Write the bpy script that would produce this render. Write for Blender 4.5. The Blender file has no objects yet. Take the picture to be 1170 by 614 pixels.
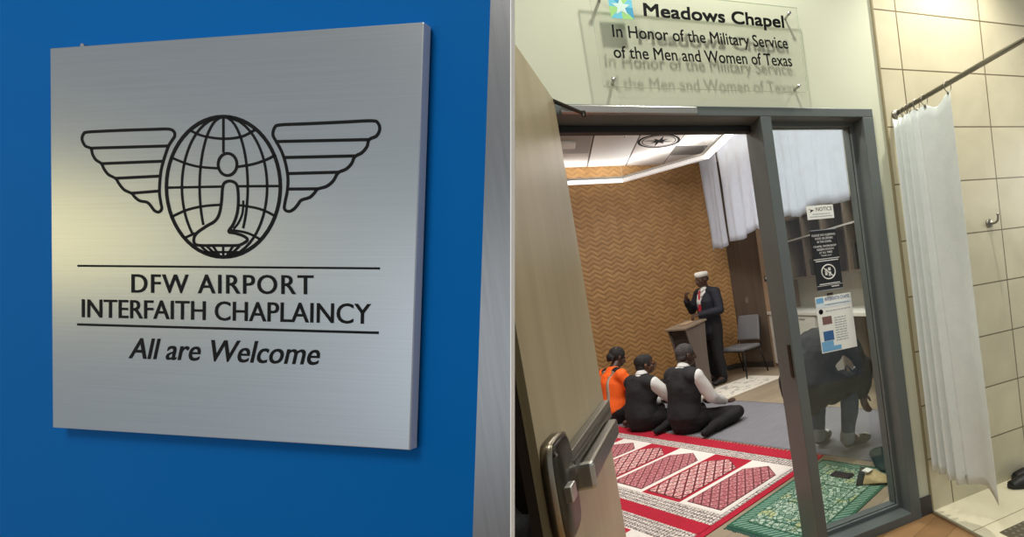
import bpy, bmesh, math, random
from mathutils import Vector, Matrix, noise
random.seed(7)
C = bpy.context.scene.collection
sin, cos, pi, rad = math.sin, math.cos, math.pi, math.radians

# ------------------------------------------------------------------ camera
FPX, YAW, PIT, ROL, CX, CY, HC = 554.3, rad(23.236), rad(-3.847), rad(7.999), 878.0, 359.5, 1.45
cF = Vector((sin(YAW)*cos(PIT), cos(YAW)*cos(PIT), sin(PIT)))
_r0 = Vector((cos(YAW), -sin(YAW), 0)); _u0 = _r0.cross(cF)
cR = cos(ROL)*_r0 - sin(ROL)*_u0
cU = sin(ROL)*_r0 + cos(ROL)*_u0
EYE = Vector((0, 0, HC))
cam = bpy.data.objects.new('camera', bpy.data.cameras.new('camera')); C.objects.link(cam)
cam.matrix_world = Matrix(((cR.x, cU.x, -cF.x, 0), (cR.y, cU.y, -cF.y, 0), (cR.z, cU.z, -cF.z, HC), (0, 0, 0, 1)))
cam.data.sensor_width = 36; cam.data.lens = FPX/1170*36
cam.data.shift_x = -(CX-585)/1170; cam.data.shift_y = (CY-307)/1170
cam.data.clip_start = 0.02
bpy.context.scene.camera = cam

def at(x, y, P, n):
    """point where the sight line of a photo point meets the real plane (P, n)"""
    d = cR*(x-CX) - cU*(y-CY) + cF*FPX
    P = Vector(P); n = Vector(n)
    return EYE + d*((P-EYE).dot(n)/d.dot(n))

# ------------------------------------------------------------------ materials
def mat(name, col, rough=0.6, metal=0.0, noise_amt=0.0, nscale=20, bump=0.0, bscale=60, spec=0.5, stretch=(1, 1, 1), emit=None, estr=0, sheen=0):
    m = bpy.data.materials.new(name); m.use_nodes = True
    nt = m.node_tree; N = nt.nodes; L = nt.links; b = N['Principled BSDF']
    b.inputs['Base Color'].default_value = (*col, 1); b.inputs['Roughness'].default_value = rough
    b.inputs['Metallic'].default_value = metal; b.inputs['Specular IOR Level'].default_value = spec
    if sheen: b.inputs['Sheen Weight'].default_value = sheen
    if emit: b.inputs['Emission Color'].default_value = (*emit, 1); b.inputs['Emission Strength'].default_value = estr
    tc = N.new('ShaderNodeTexCoord'); mp = N.new('ShaderNodeMapping'); mp.inputs['Scale'].default_value = stretch
    L.new(tc.outputs['Object'], mp.inputs['Vector'])
    if noise_amt:
        nz = N.new('ShaderNodeTexNoise'); nz.inputs['Scale'].default_value = nscale; nz.inputs['Detail'].default_value = 5
        L.new(mp.outputs[0], nz.inputs['Vector'])
        cr = N.new('ShaderNodeValToRGB')
        cr.color_ramp.elements[0].position = .3; cr.color_ramp.elements[1].position = .7
        cr.color_ramp.elements[0].color = tuple(max(0, c*(1-noise_amt)) for c in col)+(1,)
        cr.color_ramp.elements[1].color = tuple(min(1, c*(1+noise_amt)) for c in col)+(1,)
        L.new(nz.outputs['Fac'], cr.inputs[0]); L.new(cr.outputs[0], b.inputs['Base Color'])
    if bump:
        n2 = N.new('ShaderNodeTexNoise'); n2.inputs['Scale'].default_value = bscale; n2.inputs['Detail'].default_value = 3
        L.new(mp.outputs[0], n2.inputs['Vector'])
        bp = N.new('ShaderNodeBump'); bp.inputs['Strength'].default_value = bump; bp.inputs['Distance'].default_value = .01
        L.new(n2.outputs['Fac'], bp.inputs['Height']); L.new(bp.outputs[0], b.inputs['Normal'])
    return m

def s2l(*c):
    return tuple(((v/255+.055)/1.055)**2.4 if v > 10 else v/255/12.92 for v in c)

class G:
    """tiny node-graph writer"""
    def __init__(s, m): s.nt = m.node_tree; s.N = s.nt.nodes; s.L = s.nt.links
    def put(s, node, i, v):
        if isinstance(v, (int, float)): node.inputs[i].default_value = v
        elif isinstance(v, tuple): node.inputs[i].default_value = v if len(v) == 4 or node.inputs[i].type == 'VECTOR' else (*v, 1)
        else: s.L.new(v, node.inputs[i])
    def m(s, op, a, b=0.0, c=0.0):
        n = s.N.new('ShaderNodeMath'); n.operation = op
        s.put(n, 0, a); s.put(n, 1, b)
        if op in ('MULTIPLY_ADD', 'SMOOTH_MIN', 'PINGPONG', 'WRAP', 'COMPARE'): s.put(n, 2, c)
        return n.outputs[0]
    def mix(s, f, a, b):
        n = s.N.new('ShaderNodeMix'); n.data_type = 'RGBA'
        s.put(n, 0, f); s.put(n, 6, a if not isinstance(a, tuple) else (*a, 1)); s.put(n, 7, b if not isinstance(b, tuple) else (*b, 1))
        return n.outputs[2]
    def obj(s):
        tc = s.N.new('ShaderNodeTexCoord'); sp = s.N.new('ShaderNodeSeparateXYZ'); s.L.new(tc.outputs['Object'], sp.inputs[0])
        s.vec = tc.outputs['Object']; return sp.outputs
    def noise(s, sc, detail=3, stretch=None, dist=0):
        n = s.N.new('ShaderNodeTexNoise'); n.inputs['Scale'].default_value = sc; n.inputs['Detail'].default_value = detail; n.inputs['Distortion'].default_value = dist
        v = s.vec
        if stretch:
            mp = s.N.new('ShaderNodeMapping'); mp.inputs['Scale'].default_value = stretch; s.L.new(v, mp.inputs[0]); v = mp.outputs[0]
        s.L.new(v, n.inputs['Vector']); return n.outputs['Fac']
    def white(s, a, b=0.0):
        n = s.N.new('ShaderNodeTexWhiteNoise'); n.noise_dimensions = '2D'
        c = s.N.new('ShaderNodeCombineXYZ'); s.put(c, 0, a); s.put(c, 1, b); s.L.new(c.outputs[0], n.inputs['Vector']); return n.outputs['Value']
    def color(s, v): s.L.new(v, s.N['Principled BSDF'].inputs['Base Color'])
    def bump(s, h, st=.5, d=.01):
        b = s.N.new('ShaderNodeBump'); b.inputs['Strength'].default_value = st; b.inputs['Distance'].default_value = d
        s.L.new(h, b.inputs['Height']); s.L.new(b.outputs[0], s.N['Principled BSDF'].inputs['Normal'])

M = {}
M['paint'] = mat('painted_wall', s2l(202, 205, 182), .7, noise_amt=.02, nscale=3, bump=.08, bscale=300)
M['frame'] = mat('grey_frame_paint', s2l(94, 101, 100), .38, noise_amt=.04, nscale=5)
M['frame_dark'] = mat('black_gasket', s2l(36, 38, 38), .5)
M['alu'] = mat('aluminium', s2l(190, 190, 184), .32, 1.0)
M['bronze'] = mat('satin_bronze', s2l(148, 140, 124), .3, 1.0, noise_amt=.08, nscale=30)
M['bronze_dark'] = mat('dark_bronze', s2l(62, 57, 49), .33, .8, noise_amt=.06)
M['darkedge'] = mat('dark_stained_edge', s2l(46, 36, 28), .6, noise_amt=.2, nscale=8, stretch=(1, 1, .1))
M['edgeband'] = mat('pale_edge_band', s2l(140, 130, 100), .4)
M['white'] = mat('white_laminate', s2l(226, 224, 216), .4)
M['ceilmetal'] = mat('white_metal', s2l(214, 214, 210), .4)
M['black'] = mat('black_ink', s2l(16, 16, 17), .7, spec=.12)
M['blackplastic'] = mat('black_plastic', s2l(24, 24, 26), .35)
M['whiteink'] = mat('white_ink', s2l(220, 220, 216), .5)
M['baseb'] = mat('dark_vinyl_base', s2l(62, 58, 56), .6)
M['skin'] = mat('brown_skin', s2l(92, 60, 44), .5, noise_amt=.08, nscale=12)
M['skin_dark'] = mat('dark_brown_skin', s2l(70, 46, 36), .48, noise_amt=.08, nscale=12)
M['hair'] = mat('black_hair', s2l(28, 25, 25), .75, noise_amt=.3, nscale=60, bump=.6, bscale=120)
M['hair_gray'] = mat('greying_hair', s2l(62, 58, 58), .85, noise_amt=.4, nscale=70, bump=.5, bscale=140)
M['vest'] = mat('charcoal_vest', s2l(28, 29, 32), .85, noise_amt=.12, nscale=14, bump=.4, bscale=25)
M['shirt'] = mat('white_shirt', s2l(214, 214, 212), .8, noise_amt=.03, bump=.5, bscale=22)
M['navy'] = mat('navy_suit', s2l(26, 28, 40), .8, noise_amt=.1, nscale=10, bump=.4, bscale=18)
M['blacktr'] = mat('black_trousers', s2l(18, 17, 19), .85, noise_amt=.1, nscale=10, bump=.5, bscale=18)
M['orange'] = mat('safety_orange', s2l(255, 104, 26), .75, noise_amt=.04, bump=.5, bscale=22, emit=s2l(255, 90, 20), estr=0)
M['reflect'] = mat('reflective_tape', s2l(176, 172, 160), .4, .2)
M['jeans'] = mat('dark_blue_denim', s2l(50, 66, 94), .85, noise_amt=.2, nscale=30, bump=.4, bscale=30)
M['jeanscuff'] = mat('denim_cuff', s2l(120, 128, 138), .85)
M['coat'] = mat('dark_brown_coat', s2l(26, 23, 22), .8, noise_amt=.15, nscale=9, bump=.5, bscale=18)
M['lining'] = mat('beige_lining', s2l(168, 152, 128), .8)
M['tie'] = mat('red_tie', s2l(190, 40, 62), .6)
M['kufi'] = mat('white_knit', s2l(226, 226, 222), .85, bump=.6, bscale=120)
M['chairfab'] = mat('grey_chair_fabric', s2l(118, 118, 122), .9, noise_amt=.06, nscale=60, bump=.2, bscale=200)
M['chairleg'] = mat('dark_steel', s2l(44, 42, 42), .4, .7)
M['padmetal'] = mat('satin_nickel', s2l(132, 128, 118), .34, .9)
M['rod'] = mat('brushed_steel_rod', s2l(150, 146, 136), .28, 1.0)
M['shoe'] = mat('black_rubber', s2l(20, 20, 22), .5)
M['steel'] = mat('brushed_stainless', s2l(140, 140, 140), .36, 1.0, noise_amt=.06, nscale=4, stretch=(40, 40, 1))
M['whitetrim'] = mat('white_trim', s2l(246, 246, 244), .6)
M['blue'] = mat('blue_wall_paint', s2l(0, 90, 158), .7, noise_amt=.02, nscale=2, spec=.06)
M['jacket'] = mat('dark_quilted_cloth', s2l(74, 77, 84), .8, noise_amt=.25, nscale=30, bump=.5, bscale=60)

def cloth_mat(name, col, sc, trans=.25):
    m = mat(name, col, .75, noise_amt=.03, nscale=sc, bump=.15, bscale=sc*4)
    m.node_tree.nodes['Principled BSDF'].inputs['Sheen Weight'].default_value = .1
    return m
M['curtain'] = cloth_mat('white_curtain', s2l(188, 197, 214), 10)
M['showercurtain'] = cloth_mat('shower_curtain_cloth', s2l(224, 232, 228), 14)

# glass: thin clear sheet, real reflection by Fresnel
def glass_mat(name, tint=(1, 1, 1), haze=0.0, hazecol=(.8, .85, .75)):
    m = bpy.data.materials.new(name); m.use_nodes = True; nt = m.node_tree; N = nt.nodes; L = nt.links
    for n in list(N): N.remove(n)
    o = N.new('ShaderNodeOutputMaterial'); t = N.new('ShaderNodeBsdfTransparent'); g = N.new('ShaderNodeBsdfGlossy')
    t.inputs[0].default_value = (*tint, 1); g.inputs['Roughness'].default_value = .02
    geo = N.new('ShaderNodeNewGeometry'); dt = N.new('ShaderNodeVectorMath'); dt.operation = 'DOT_PRODUCT'
    L.new(geo.outputs['Normal'], dt.inputs[0]); L.new(geo.outputs['Incoming'], dt.inputs[1])
    def mm(op, a, b):
        n = N.new('ShaderNodeMath'); n.operation = op
        for i, v in ((0, a), (1, b)):
            if isinstance(v, (int, float)): n.inputs[i].default_value = v
            else: L.new(v, n.inputs[i])
        return n.outputs[0]
    one = mm('SUBTRACT', 1.0, mm('ABSOLUTE', dt.outputs['Value'], 0)); fz = mm('ADD', .035, mm('MULTIPLY', mm('POWER', one, 5.0), .96))
    mx = N.new('ShaderNodeMixShader')
    L.new(fz, mx.inputs[0]); L.new(t.outputs[0], mx.inputs[1]); L.new(g.outputs[0], mx.inputs[2])
    last = mx.outputs[0]
    if haze:
        d = N.new('ShaderNodeBsdfDiffuse'); d.inputs[0].default_value = (*hazecol, 1); m2 = N.new('ShaderNodeMixShader'); m2.inputs[0].default_value = haze
        L.new(last, m2.inputs[1]); L.new(d.outputs[0], m2.inputs[2]); last = m2.outputs[0]
    L.new(last, o.inputs[0]); return m
M['glass'] = glass_mat('clear_glass', (.93, .96, .94))
M['acrylic'] = glass_mat('clear_acrylic', (.99, .995, .985), .004)
M['acrylic_edge'] = glass_mat('acrylic_edge', (.8, .86, .78), .35)

def wood(name, c1, c2, axis='z', sc=3, rough=.45, streak=30):
    m = mat(name, c1, rough); g = G(m); g.obj()
    st = {'z': (streak, streak, 1), 'x': (1, streak, streak), 'y': (streak, 1, streak)}[axis]
    n = g.noise(sc, 6, st, .3); g.color(g.mix(g.m('SMOOTHSTEP', n) if False else n, c1, c2)); g.bump(n, .08)
    return m
M['doorwood'] = wood('pale_oak_veneer', s2l(186, 172, 142), s2l(152, 138, 108), 'z', .9, .36, 14)
M['wallwood'] = wood('dark_walnut_panel', s2l(72, 60, 52), s2l(112, 98, 86), 'z', .8, .5, 20)
M['podwood'] = wood('grey_brown_lectern_wood', s2l(88, 78, 72), s2l(122, 110, 102), 'z', 1.5, .45, 20)
M['podtop'] = wood('lectern_top_wood', s2l(120, 106, 92), s2l(148, 132, 114), 'x', 1.5, .45, 20)
M['shelfwood'] = wood('brown_shelf_wood', s2l(112, 98, 84), s2l(142, 126, 110), 'z', 1.2, .5, 12)
M['tanwall'] = mat('tan_wall', s2l(146, 120, 96), .6, noise_amt=.03)
M['splash'] = mat('pale_wall', s2l(196, 194, 182), .6)
M['podrecess'] = mat('lectern_recess', s2l(52, 46, 43), .6)

# plank floors
def planks(name, c1, c2, ang, w=.15, l=1.2, rough=.4):
    m = mat(name, c1, rough); g = G(m); o = g.obj(); ca, sa = cos(ang), sin(ang)
    a = g.m('ADD', g.m('MULTIPLY', o[0], ca), g.m('MULTIPLY', o[1], sa)); b = g.m('ADD', g.m('MULTIPLY', o[0], -sa), g.m('MULTIPLY', o[1], ca))
    row = g.m('FLOOR', g.m('DIVIDE', b, w)); a2 = g.m('ADD', a, g.m('MULTIPLY', g.white(row), l))
    col = g.m('FLOOR', g.m('DIVIDE', a2, l)); r = g.white(row, col)
    n = g.noise(4, 5, (3, 3, 3)); f = g.m('ADD', g.m('MULTIPLY', r, .55), g.m('MULTIPLY', n, .5))
    fb = g.m('FRACT', g.m('DIVIDE', b, w)); gap = g.m('LESS_THAN', fb, .02)
    base = g.mix(f, c1, c2); g.color(g.mix(gap, base, tuple(v*.4 for v in c1)))
    return m
M['floor_in'] = planks('beige_vinyl_plank', s2l(138, 124, 104), s2l(176, 162, 140), rad(27.3), .16, 1.2, .3)
M['floor_out'] = planks('brown_wood_floor', s2l(150, 112, 74), s2l(182, 142, 98), rad(20), .14, 1.0, .35)

# zig-zag woven wall
def zigzag():
    m = mat('zigzag_panel', (.3, .2, .1), .55); g = G(m); o = g.obj()
    P, A, S = .18, .058, .076
    tri = g.m('ABSOLUTE', g.m('SUBTRACT', g.m('FRACT', g.m('DIVIDE', o[0], P)), .5))
    warp = g.noise(2.2, 2)
    v = g.m('ADD', g.m('ADD', o[2], g.m('MULTIPLY', tri, A*2)), g.m('MULTIPLY', warp, .05))
    q = g.m('DIVIDE', v, S); fr = g.m('FRACT', q); idx = g.m('FLOOR', q)
    half = g.m('FLOOR', g.m('DIVIDE', o[0], P/2))
    r = g.white(idx, half)
    n = g.noise(25, 3, (1, 1, 4))
    base = g.mix(g.m('ADD', g.m('MULTIPLY', r, .6), g.m('MULTIPLY', n, .4)), s2l(148, 110, 64), s2l(174, 134, 82))
    dark = g.m('LESS_THAN', fr, .30)
    g.color(g.mix(g.m('MULTIPLY', dark, g.m('ADD', .08, g.m('MULTIPLY', g.noise(9, 2), .7))), base, s2l(98, 66, 36)))
    g.bump(g.m('PINGPONG', fr, .5), .5, .012)
    return m
M['zigzag'] = zigzag()

# rectangular wall tiles with dark grout:  x0,z0 offsets, w,h
def tiles(name, c1, c2, x0, y0, w, h, ax=(0, 2), grout=s2l(110, 98, 74), gw=.004, rough=.35, offset=0.0):
    m = mat(name, c1, rough); g = G(m); o = g.obj()
    v = g.m('DIVIDE', g.m('SUBTRACT', o[ax[1]], y0), h); row = g.m('FLOOR', v)
    uoff = g.m('MULTIPLY', g.m('MODULO', g.m('ABSOLUTE', row), 2.0), offset)
    u = g.m('ADD', g.m('DIVIDE', g.m('SUBTRACT', o[ax[0]], x0), w), uoff)
    fu = g.m('FRACT', u); fv = g.m('FRACT', v)
    du = g.m('MULTIPLY', g.m('MINIMUM', fu, g.m('SUBTRACT', 1.0, fu)), w); dv = g.m('MULTIPLY', g.m('MINIMUM', fv, g.m('SUBTRACT', 1.0, fv)), h)
    gr = g.m('LESS_THAN', g.m('MINIMUM', du, dv), gw)
    n = g.noise(5, 6, None, .6); r = g.white(row, g.m('FLOOR', u))
    f = g.m('ADD', g.m('MULTIPLY', n, .9), g.m('MULTIPLY', g.m('SUBTRACT', r, .5), .25))
    g.color(g.mix(gr, g.mix(f, c1, c2), grout))
    g.bump(g.m('SUBTRACT', 1.0, gr), .35, .003)
    return m
M['walltile'] = tiles('cream_wall_tile', s2l(184, 176, 148), s2l(214, 207, 178), 1.942, 0.0, .6285, .3135)
M['floortile'] = tiles('cream_floor_tile', s2l(214, 206, 176), s2l(240, 234, 208), 1.78, 2.19, .61, .30, (0, 1), s2l(150, 140, 112), .003)
M['ceiltile'] = tiles('white_ceiling_tile', s2l(206, 200, 194), s2l(222, 216, 210), .77, 8.07, .60, 1.515, (0, 1), s2l(120, 112, 106), .007, .8)

def brushed(name, col, ax, rough=.34, aniso=.75):
    m = mat(name, col, rough, 1.0); g = G(m); g.obj()
    st = [60, 60, 60]; st[ax] = .6
    n = g.noise(6, 5, tuple(st)); g.color(g.mix(n, tuple(c*.88 for c in col), tuple(min(1, c*1.1) for c in col)))
    g.bump(n, .05, .001)
    return m
M['plate'] = brushed('brushed_aluminium_plate', s2l(176, 180, 182), 0, .36)

# ------------------------------------------------------------------ mesh helpers
def tag(o, label=None, cat=None, group=None, kind=None):
    for k, v in (('label', label), ('category', cat), ('group', group), ('kind', kind)):
        if v: o[k] = v
    return o
def empty(name, loc=(0, 0, 0), rz=0, **kw):
    o = bpy.data.objects.new(name, None); C.objects.link(o); o.location = loc; o.rotation_euler = (0, 0, rz); o.empty_display_size = .05
    return tag(o, **kw)
class MB:
    def __init__(s): s.v = []; s.f = []; s.mi = []; s.mats = []
    def mat(s, m):
        if m not in s.mats: s.mats.append(m)
        return s.mats.index(m)
    def poly(s, pts, m, faces=None):
        b = len(s.v); s.v += [Vector(p) for p in pts]; k = s.mat(m)
        for f in (faces or [tuple(range(len(pts)))]): s.f.append(tuple(b+i for i in f)); s.mi.append(k)
    def box(s, a, b, m, T=None):
        (x0, y0, z0), (x1, y1, z1) = a, b
        p = [Vector(q) for q in ((x0, y0, z0), (x1, y0, z0), (x1, y1, z0), (x0, y1, z0), (x0, y0, z1), (x1, y0, z1), (x1, y1, z1), (x0, y1, z1))]
        if T: p = [T(q) for q in p]
        s.poly(p, m, [(0, 3, 2, 1), (4, 5, 6, 7), (0, 1, 5, 4), (1, 2, 6, 5), (2, 3, 7, 6), (3, 0, 4, 7)])
    def prism(s, pts, vec, m):
        n = len(pts); p = [Vector(q) for q in pts]; q = [a+Vector(vec) for a in p]
        s.poly(p+q, m, [tuple(range(n-1, -1, -1)), tuple(range(n, 2*n))]+[(i, (i+1) % n, n+(i+1) % n, n+i) for i in range(n)])
    def tube(s, pts, r, m, seg=12, closed=False):
        pts = [Vector(p) for p in pts]; n = len(pts); rs = r if isinstance(r, (list, tuple)) else [r]*n
        rings = []; up = None
        for i, p in enumerate(pts):
            a = pts[(i-1) % n] if (closed or i > 0) else p; b = pts[(i+1) % n] if (closed or i < n-1) else p
            t = (b-a).normalized()
            if up is None:
                up = Vector((0, 0, 1)) if abs(t.z) < .9 else Vector((1, 0, 0))
            x = t.cross(up).normalized(); y = x.cross(t).normalized(); up = y
            rings.append([p+rs[i]*(cos(2*pi*k/seg)*x+sin(2*pi*k/seg)*y) for k in range(seg)])
        vs = [q for R in rings for q in R]; fs = []
        for i in range(n if closed else n-1):
            j = (i+1) % n
            for k in range(seg): fs.append((i*seg+k, i*seg+(k+1) % seg, j*seg+(k+1) % seg, j*seg+k))
        if not closed: fs += [tuple(range(seg-1, -1, -1)), tuple((n-1)*seg+k for k in range(seg))]
        s.poly(vs, m, fs)
    def ell(s, c, r, m, T=None, su=16, sv=10):
        c = Vector(c); vs = []; fs = []
        for i in range(1, sv):
            a = pi*i/sv
            for k in range(su): vs.append(Vector((r[0]*sin(a)*cos(2*pi*k/su), r[1]*sin(a)*sin(2*pi*k/su), r[2]*cos(a))))
        vs += [Vector((0, 0, r[2])), Vector((0, 0, -r[2]))]
        for i in range(sv-2):
            for k in range(su): fs.append((i*su+k, (i+1)*su+k, (i+1)*su+(k+1) % su, i*su+(k+1) % su))
        t, b = len(vs)-2, len(vs)-1
        for k in range(su): fs.append((t, k, (k+1) % su)); fs.append((b, (sv-2)*su+(k+1) % su, (sv-2)*su+k))
        if T: vs = [T @ v for v in vs]
        s.poly([c+v for v in vs], m, fs)
    def build(s, name, parent=None, smooth=False, bevel=0, **kw):
        me = bpy.data.meshes.new(name); me.from_pydata([tuple(v) for v in s.v], [], s.f)
        for m in s.mats: me.materials.append(m)
        for p, k in zip(me.polygons, s.mi): p.material_index = k; p.use_smooth = smooth
        bm = bmesh.new(); bm.from_mesh(me); bmesh.ops.recalc_face_normals(bm, faces=bm.faces)
        bm.to_mesh(me); bm.free(); me.update()
        o = bpy.data.objects.new(name, me); C.objects.link(o); o.parent = parent
        if bevel:
            b = o.modifiers.new('bevel', 'BEVEL'); b.width = bevel; b.segments = 2; b.limit_method = 'ANGLE'; b.angle_limit = rad(50)
        return tag(o, **kw)
def box(name, a, b, m, parent=None, bevel=0, **kw):
    q = MB(); q.box(a, b, m); return q.build(name, parent, False, bevel, **kw)

def sweepmesh(vs, fs, secs, xdir, seg=20):
    """elliptical sections (centre, half width, half depth) lofted into one closed skin with rounded ends"""
    secs = [(Vector(c), a, b) for c, a, b in secs]; n = len(secs); base = len(vs)
    ring = []
    first = (secs[0][0]-secs[1][0]).normalized(); last = (secs[-1][0]-secs[-2][0]).normalized()
    def mini(c, a, b, d): return [(c+d*min(a, b)*.55, a*.78, b*.78), (c+d*min(a, b)*.85, a*.4, b*.4)]
    full = [x for x in reversed(mini(*secs[0], first))]+secs+mini(*secs[-1], last)
    X0 = Vector(xdir)
    for i, (c, a, b) in enumerate(full):
        p = full[max(i-1, 0)][0]; q = full[min(i+1, len(full)-1)][0]; t = (q-p).normalized()
        x = (X0-t*X0.dot(t)).normalized(); y = t.cross(x)
        ring.append([c+x*a*cos(2*pi*k/seg)+y*b*sin(2*pi*k/seg) for k in range(seg)])
    for R in ring: vs.extend(R)
    m = len(ring)
    for i in range(m-1):
        for k in range(seg): fs.append((base+i*seg+k, base+i*seg+(k+1) % seg, base+(i+1)*seg+(k+1) % seg, base+(i+1)*seg+k))
    fs.append(tuple(base+k for k in range(seg-1, -1, -1))); fs.append(tuple(base+(m-1)*seg+k for k in range(seg)))

def blob(name, items, m, parent=None, voxel=.012, smooth=4, cut=None, thick=0, wrinkle=0, **kw):
    """one continuous skin grown over overlapping tapered limbs and rounded masses"""
    vs, fs = [], []
    for it in items:
        if it[0] == 'c':
            _, p, r0, q, r1 = it; p = Vector(p); q = Vector(q); d = (q-p)
            t = d.normalized(); x = t.orthogonal()
            L = d.length; ss = []
            for k in range(5):
                ss.append((p+t*(-r0*cos(pi/2*k/5)), r0*max(.05, sin(pi/2*k/5))))
            ss += [(p, r0), (p+d*.5, (r0+r1)/2*1.01), (q, r1)]
            for k in range(4, -1, -1):
                ss.append((q+t*(r1*cos(pi/2*k/5)), r1*max(.05, sin(pi/2*k/5))))
            base = len(vs); seg = 14; x = t.orthogonal().normalized(); y = t.cross(x)
            for c, r in ss: vs.extend([c+(x*cos(2*pi*k/seg)+y*sin(2*pi*k/seg))*r for k in range(seg)])
            for i in range(len(ss)-1):
                for k in range(seg): fs.append((base+i*seg+k, base+i*seg+(k+1) % seg, base+(i+1)*seg+(k+1) % seg, base+(i+1)*seg+k))
            fs.append(tuple(base+k for k in range(seg-1, -1, -1))); fs.append(tuple(base+(len(ss)-1)*seg+k for k in range(seg)))
        elif it[0] == 's': sweepmesh(vs, fs, it[1], it[2])
        elif it[0] == 'e':
            q = MB(); q.ell(it[1], it[2], None, it[3] if len(it) > 3 else None, 18, 12)
            b = len(vs); vs += q.v; fs += [tuple(b+i for i in f) for f in q.f]
    me = bpy.data.meshes.new(name); me.from_pydata([tuple(v) for v in vs], [], fs)
    bm = bmesh.new(); bm.from_mesh(me); bmesh.ops.recalc_face_normals(bm, faces=bm.faces); bm.to_mesh(me); bm.free()
    o = bpy.data.objects.new(name, me); C.objects.link(o)
    rm = o.modifiers.new('r', 'REMESH'); rm.mode = 'VOXEL'; rm.voxel_size = voxel
    sm = o.modifiers.new('s', 'SMOOTH'); sm.iterations = smooth; sm.factor = .5
    dg = bpy.context.evaluated_depsgraph_get(); dg.update()
    me2 = bpy.data.meshes.new_from_object(o.evaluated_get(dg)); o.modifiers.clear(); o.data = me2; bpy.data.meshes.remove(me)
    me2.name = name
    if wrinkle:
        nrms = [Vector(v.normal) for v in me2.vertices]
        for v, nr in zip(me2.vertices, nrms):
            p_ = Vector(v.co)
            n = noise.noise(Vector((p_.x*11, p_.y*11, p_.z*7))+Vector((3, 1, 7)))+.25*noise.noise(p_*19)
            v.co = p_+nr*wrinkle*1.6*n
    if cut:
        bm = bmesh.new(); bm.from_mesh(me2)
        bmesh.ops.delete(bm, geom=[f for f in bm.faces if cut(f.calc_center_median())], context='FACES')
        bm.to_mesh(me2); bm.free()
    me2.materials.clear(); me2.materials.append(m)
    for p in me2.polygons: p.use_smooth = True; p.material_index = 0
    if thick: 
        q = o.modifiers.new('t', 'SOLIDIFY'); q.thickness = thick; q.offset = -1
    o.parent = parent
    return tag(o, **kw)

def text_mesh(name, s, m, corners, parent=None, depth=.0015, weight=0.0, normal=None, shear=0.0, spacing=1.0, xf=None, fat=0.0):
    """lettering: glyph outlines fitted between four real corner points (TL,TR,BR,BL)"""
    cu = bpy.data.curves.new(name, 'FONT'); cu.body = s; cu.size = 1; cu.offset = weight; cu.shear = shear; cu.space_character = spacing; cu.resolution_u = 4
    o = bpy.data.objects.new(name, cu); C.objects.link(o)
    dg = bpy.context.evaluated_depsgraph_get(); dg.update()
    me = bpy.data.meshes.new_from_object(o.evaluated_get(dg)); bpy.data.objects.remove(o); bpy.data.curves.remove(cu)
    xs = [v.co.x for v in me.vertices]; ys = [v.co.y for v in me.vertices]
    x0, x1, y0, y1 = min(xs), max(xs), min(ys), max(ys)
    TL, TR, BR, BL = [Vector(c) for c in corners]
    bm0 = bmesh.new(); bm0.from_mesh(me); spans = []
    seen = set()
    for f in bm0.faces:
        if f.index in seen: continue
        st_ = [f]; seen.add(f.index); comp = []
        while st_:
            g_ = st_.pop(); comp.append(g_.index)
            for e_ in g_.edges:
                for h_ in e_.link_faces:
                    if h_.index not in seen: seen.add(h_.index); st_.append(h_)
        xx = [v.co.x for i_ in comp for v in [bm0.verts[k] for k in me.polygons[i_].vertices]] if bm0.verts.ensure_lookup_table() is None else []
        spans.append((min(xx), max(xx), comp))
    bm0.free(); spans.sort(key=lambda t: t[0]); words = []; end = None
    for a_, b_, comp in spans:
        if end is None or a_-end > .19*spacing: words.append([])
        words[-1] += comp; end = b_ if end is None or a_-end > .19*spacing else max(end, b_)
    nrm = Vector(normal) if normal else (TR-TL).cross(TL-BL).normalized()
    for v in me.vertices:
        u = (v.co.x-x0)/(x1-x0); w = (v.co.y-y0)/(y1-y0)
        v.co = (BL*(1-u)+BR*u)*(1-w)+(TL*(1-u)+TR*u)*w
    outs = []; texts = s.split()
    for wi, comp in enumerate(words):
        idx = sorted({k for i_ in comp for k in me.polygons[i_].vertices}); mp_ = {k: n_ for n_, k in enumerate(idx)}
        m2 = bpy.data.meshes.new(name); m2.from_pydata([tuple(me.vertices[k].co) for k in idx], [], [tuple(mp_[k] for k in me.polygons[i_].vertices) for i_ in comp])
        if fat:
            hx = (TR-TL).normalized()*fat; hz = (TL-BL).normalized()*fat; cv = [v.co.copy() for v in m2.vertices]; cf = [tuple(p.vertices) for p in m2.polygons]; nv0 = len(cv); V_, F_ = [], []
            for k_, d_ in enumerate((hx+hz, hx-hz, -hx+hz, -hx-hz)): V_ += [c+d_+nrm*k_*.00003 for c in cv]; F_ += [tuple(i_+k_*nv0 for i_ in f) for f in cf]
            m2.clear_geometry(); m2.from_pydata([tuple(v) for v in V_], [], F_)
        bm = bmesh.new(); bm.from_mesh(m2)
        r = bmesh.ops.extrude_face_region(bm, geom=bm.faces[:])
        bmesh.ops.translate(bm, verts=[g for g in r['geom'] if isinstance(g, bmesh.types.BMVert)], vec=nrm*depth)
        bmesh.ops.recalc_face_normals(bm, faces=bm.faces); bm.to_mesh(m2); bm.free()
        m2.materials.append(m)
        if xf: m2.transform(xf)
        o = bpy.data.objects.new(name, m2); C.objects.link(o); o.parent = parent
        if len(texts) == len(words): o['label'] = 'lettering reading '+texts[wi]
        outs.append(o)
    bpy.data.meshes.remove(me)
    return outs

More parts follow.
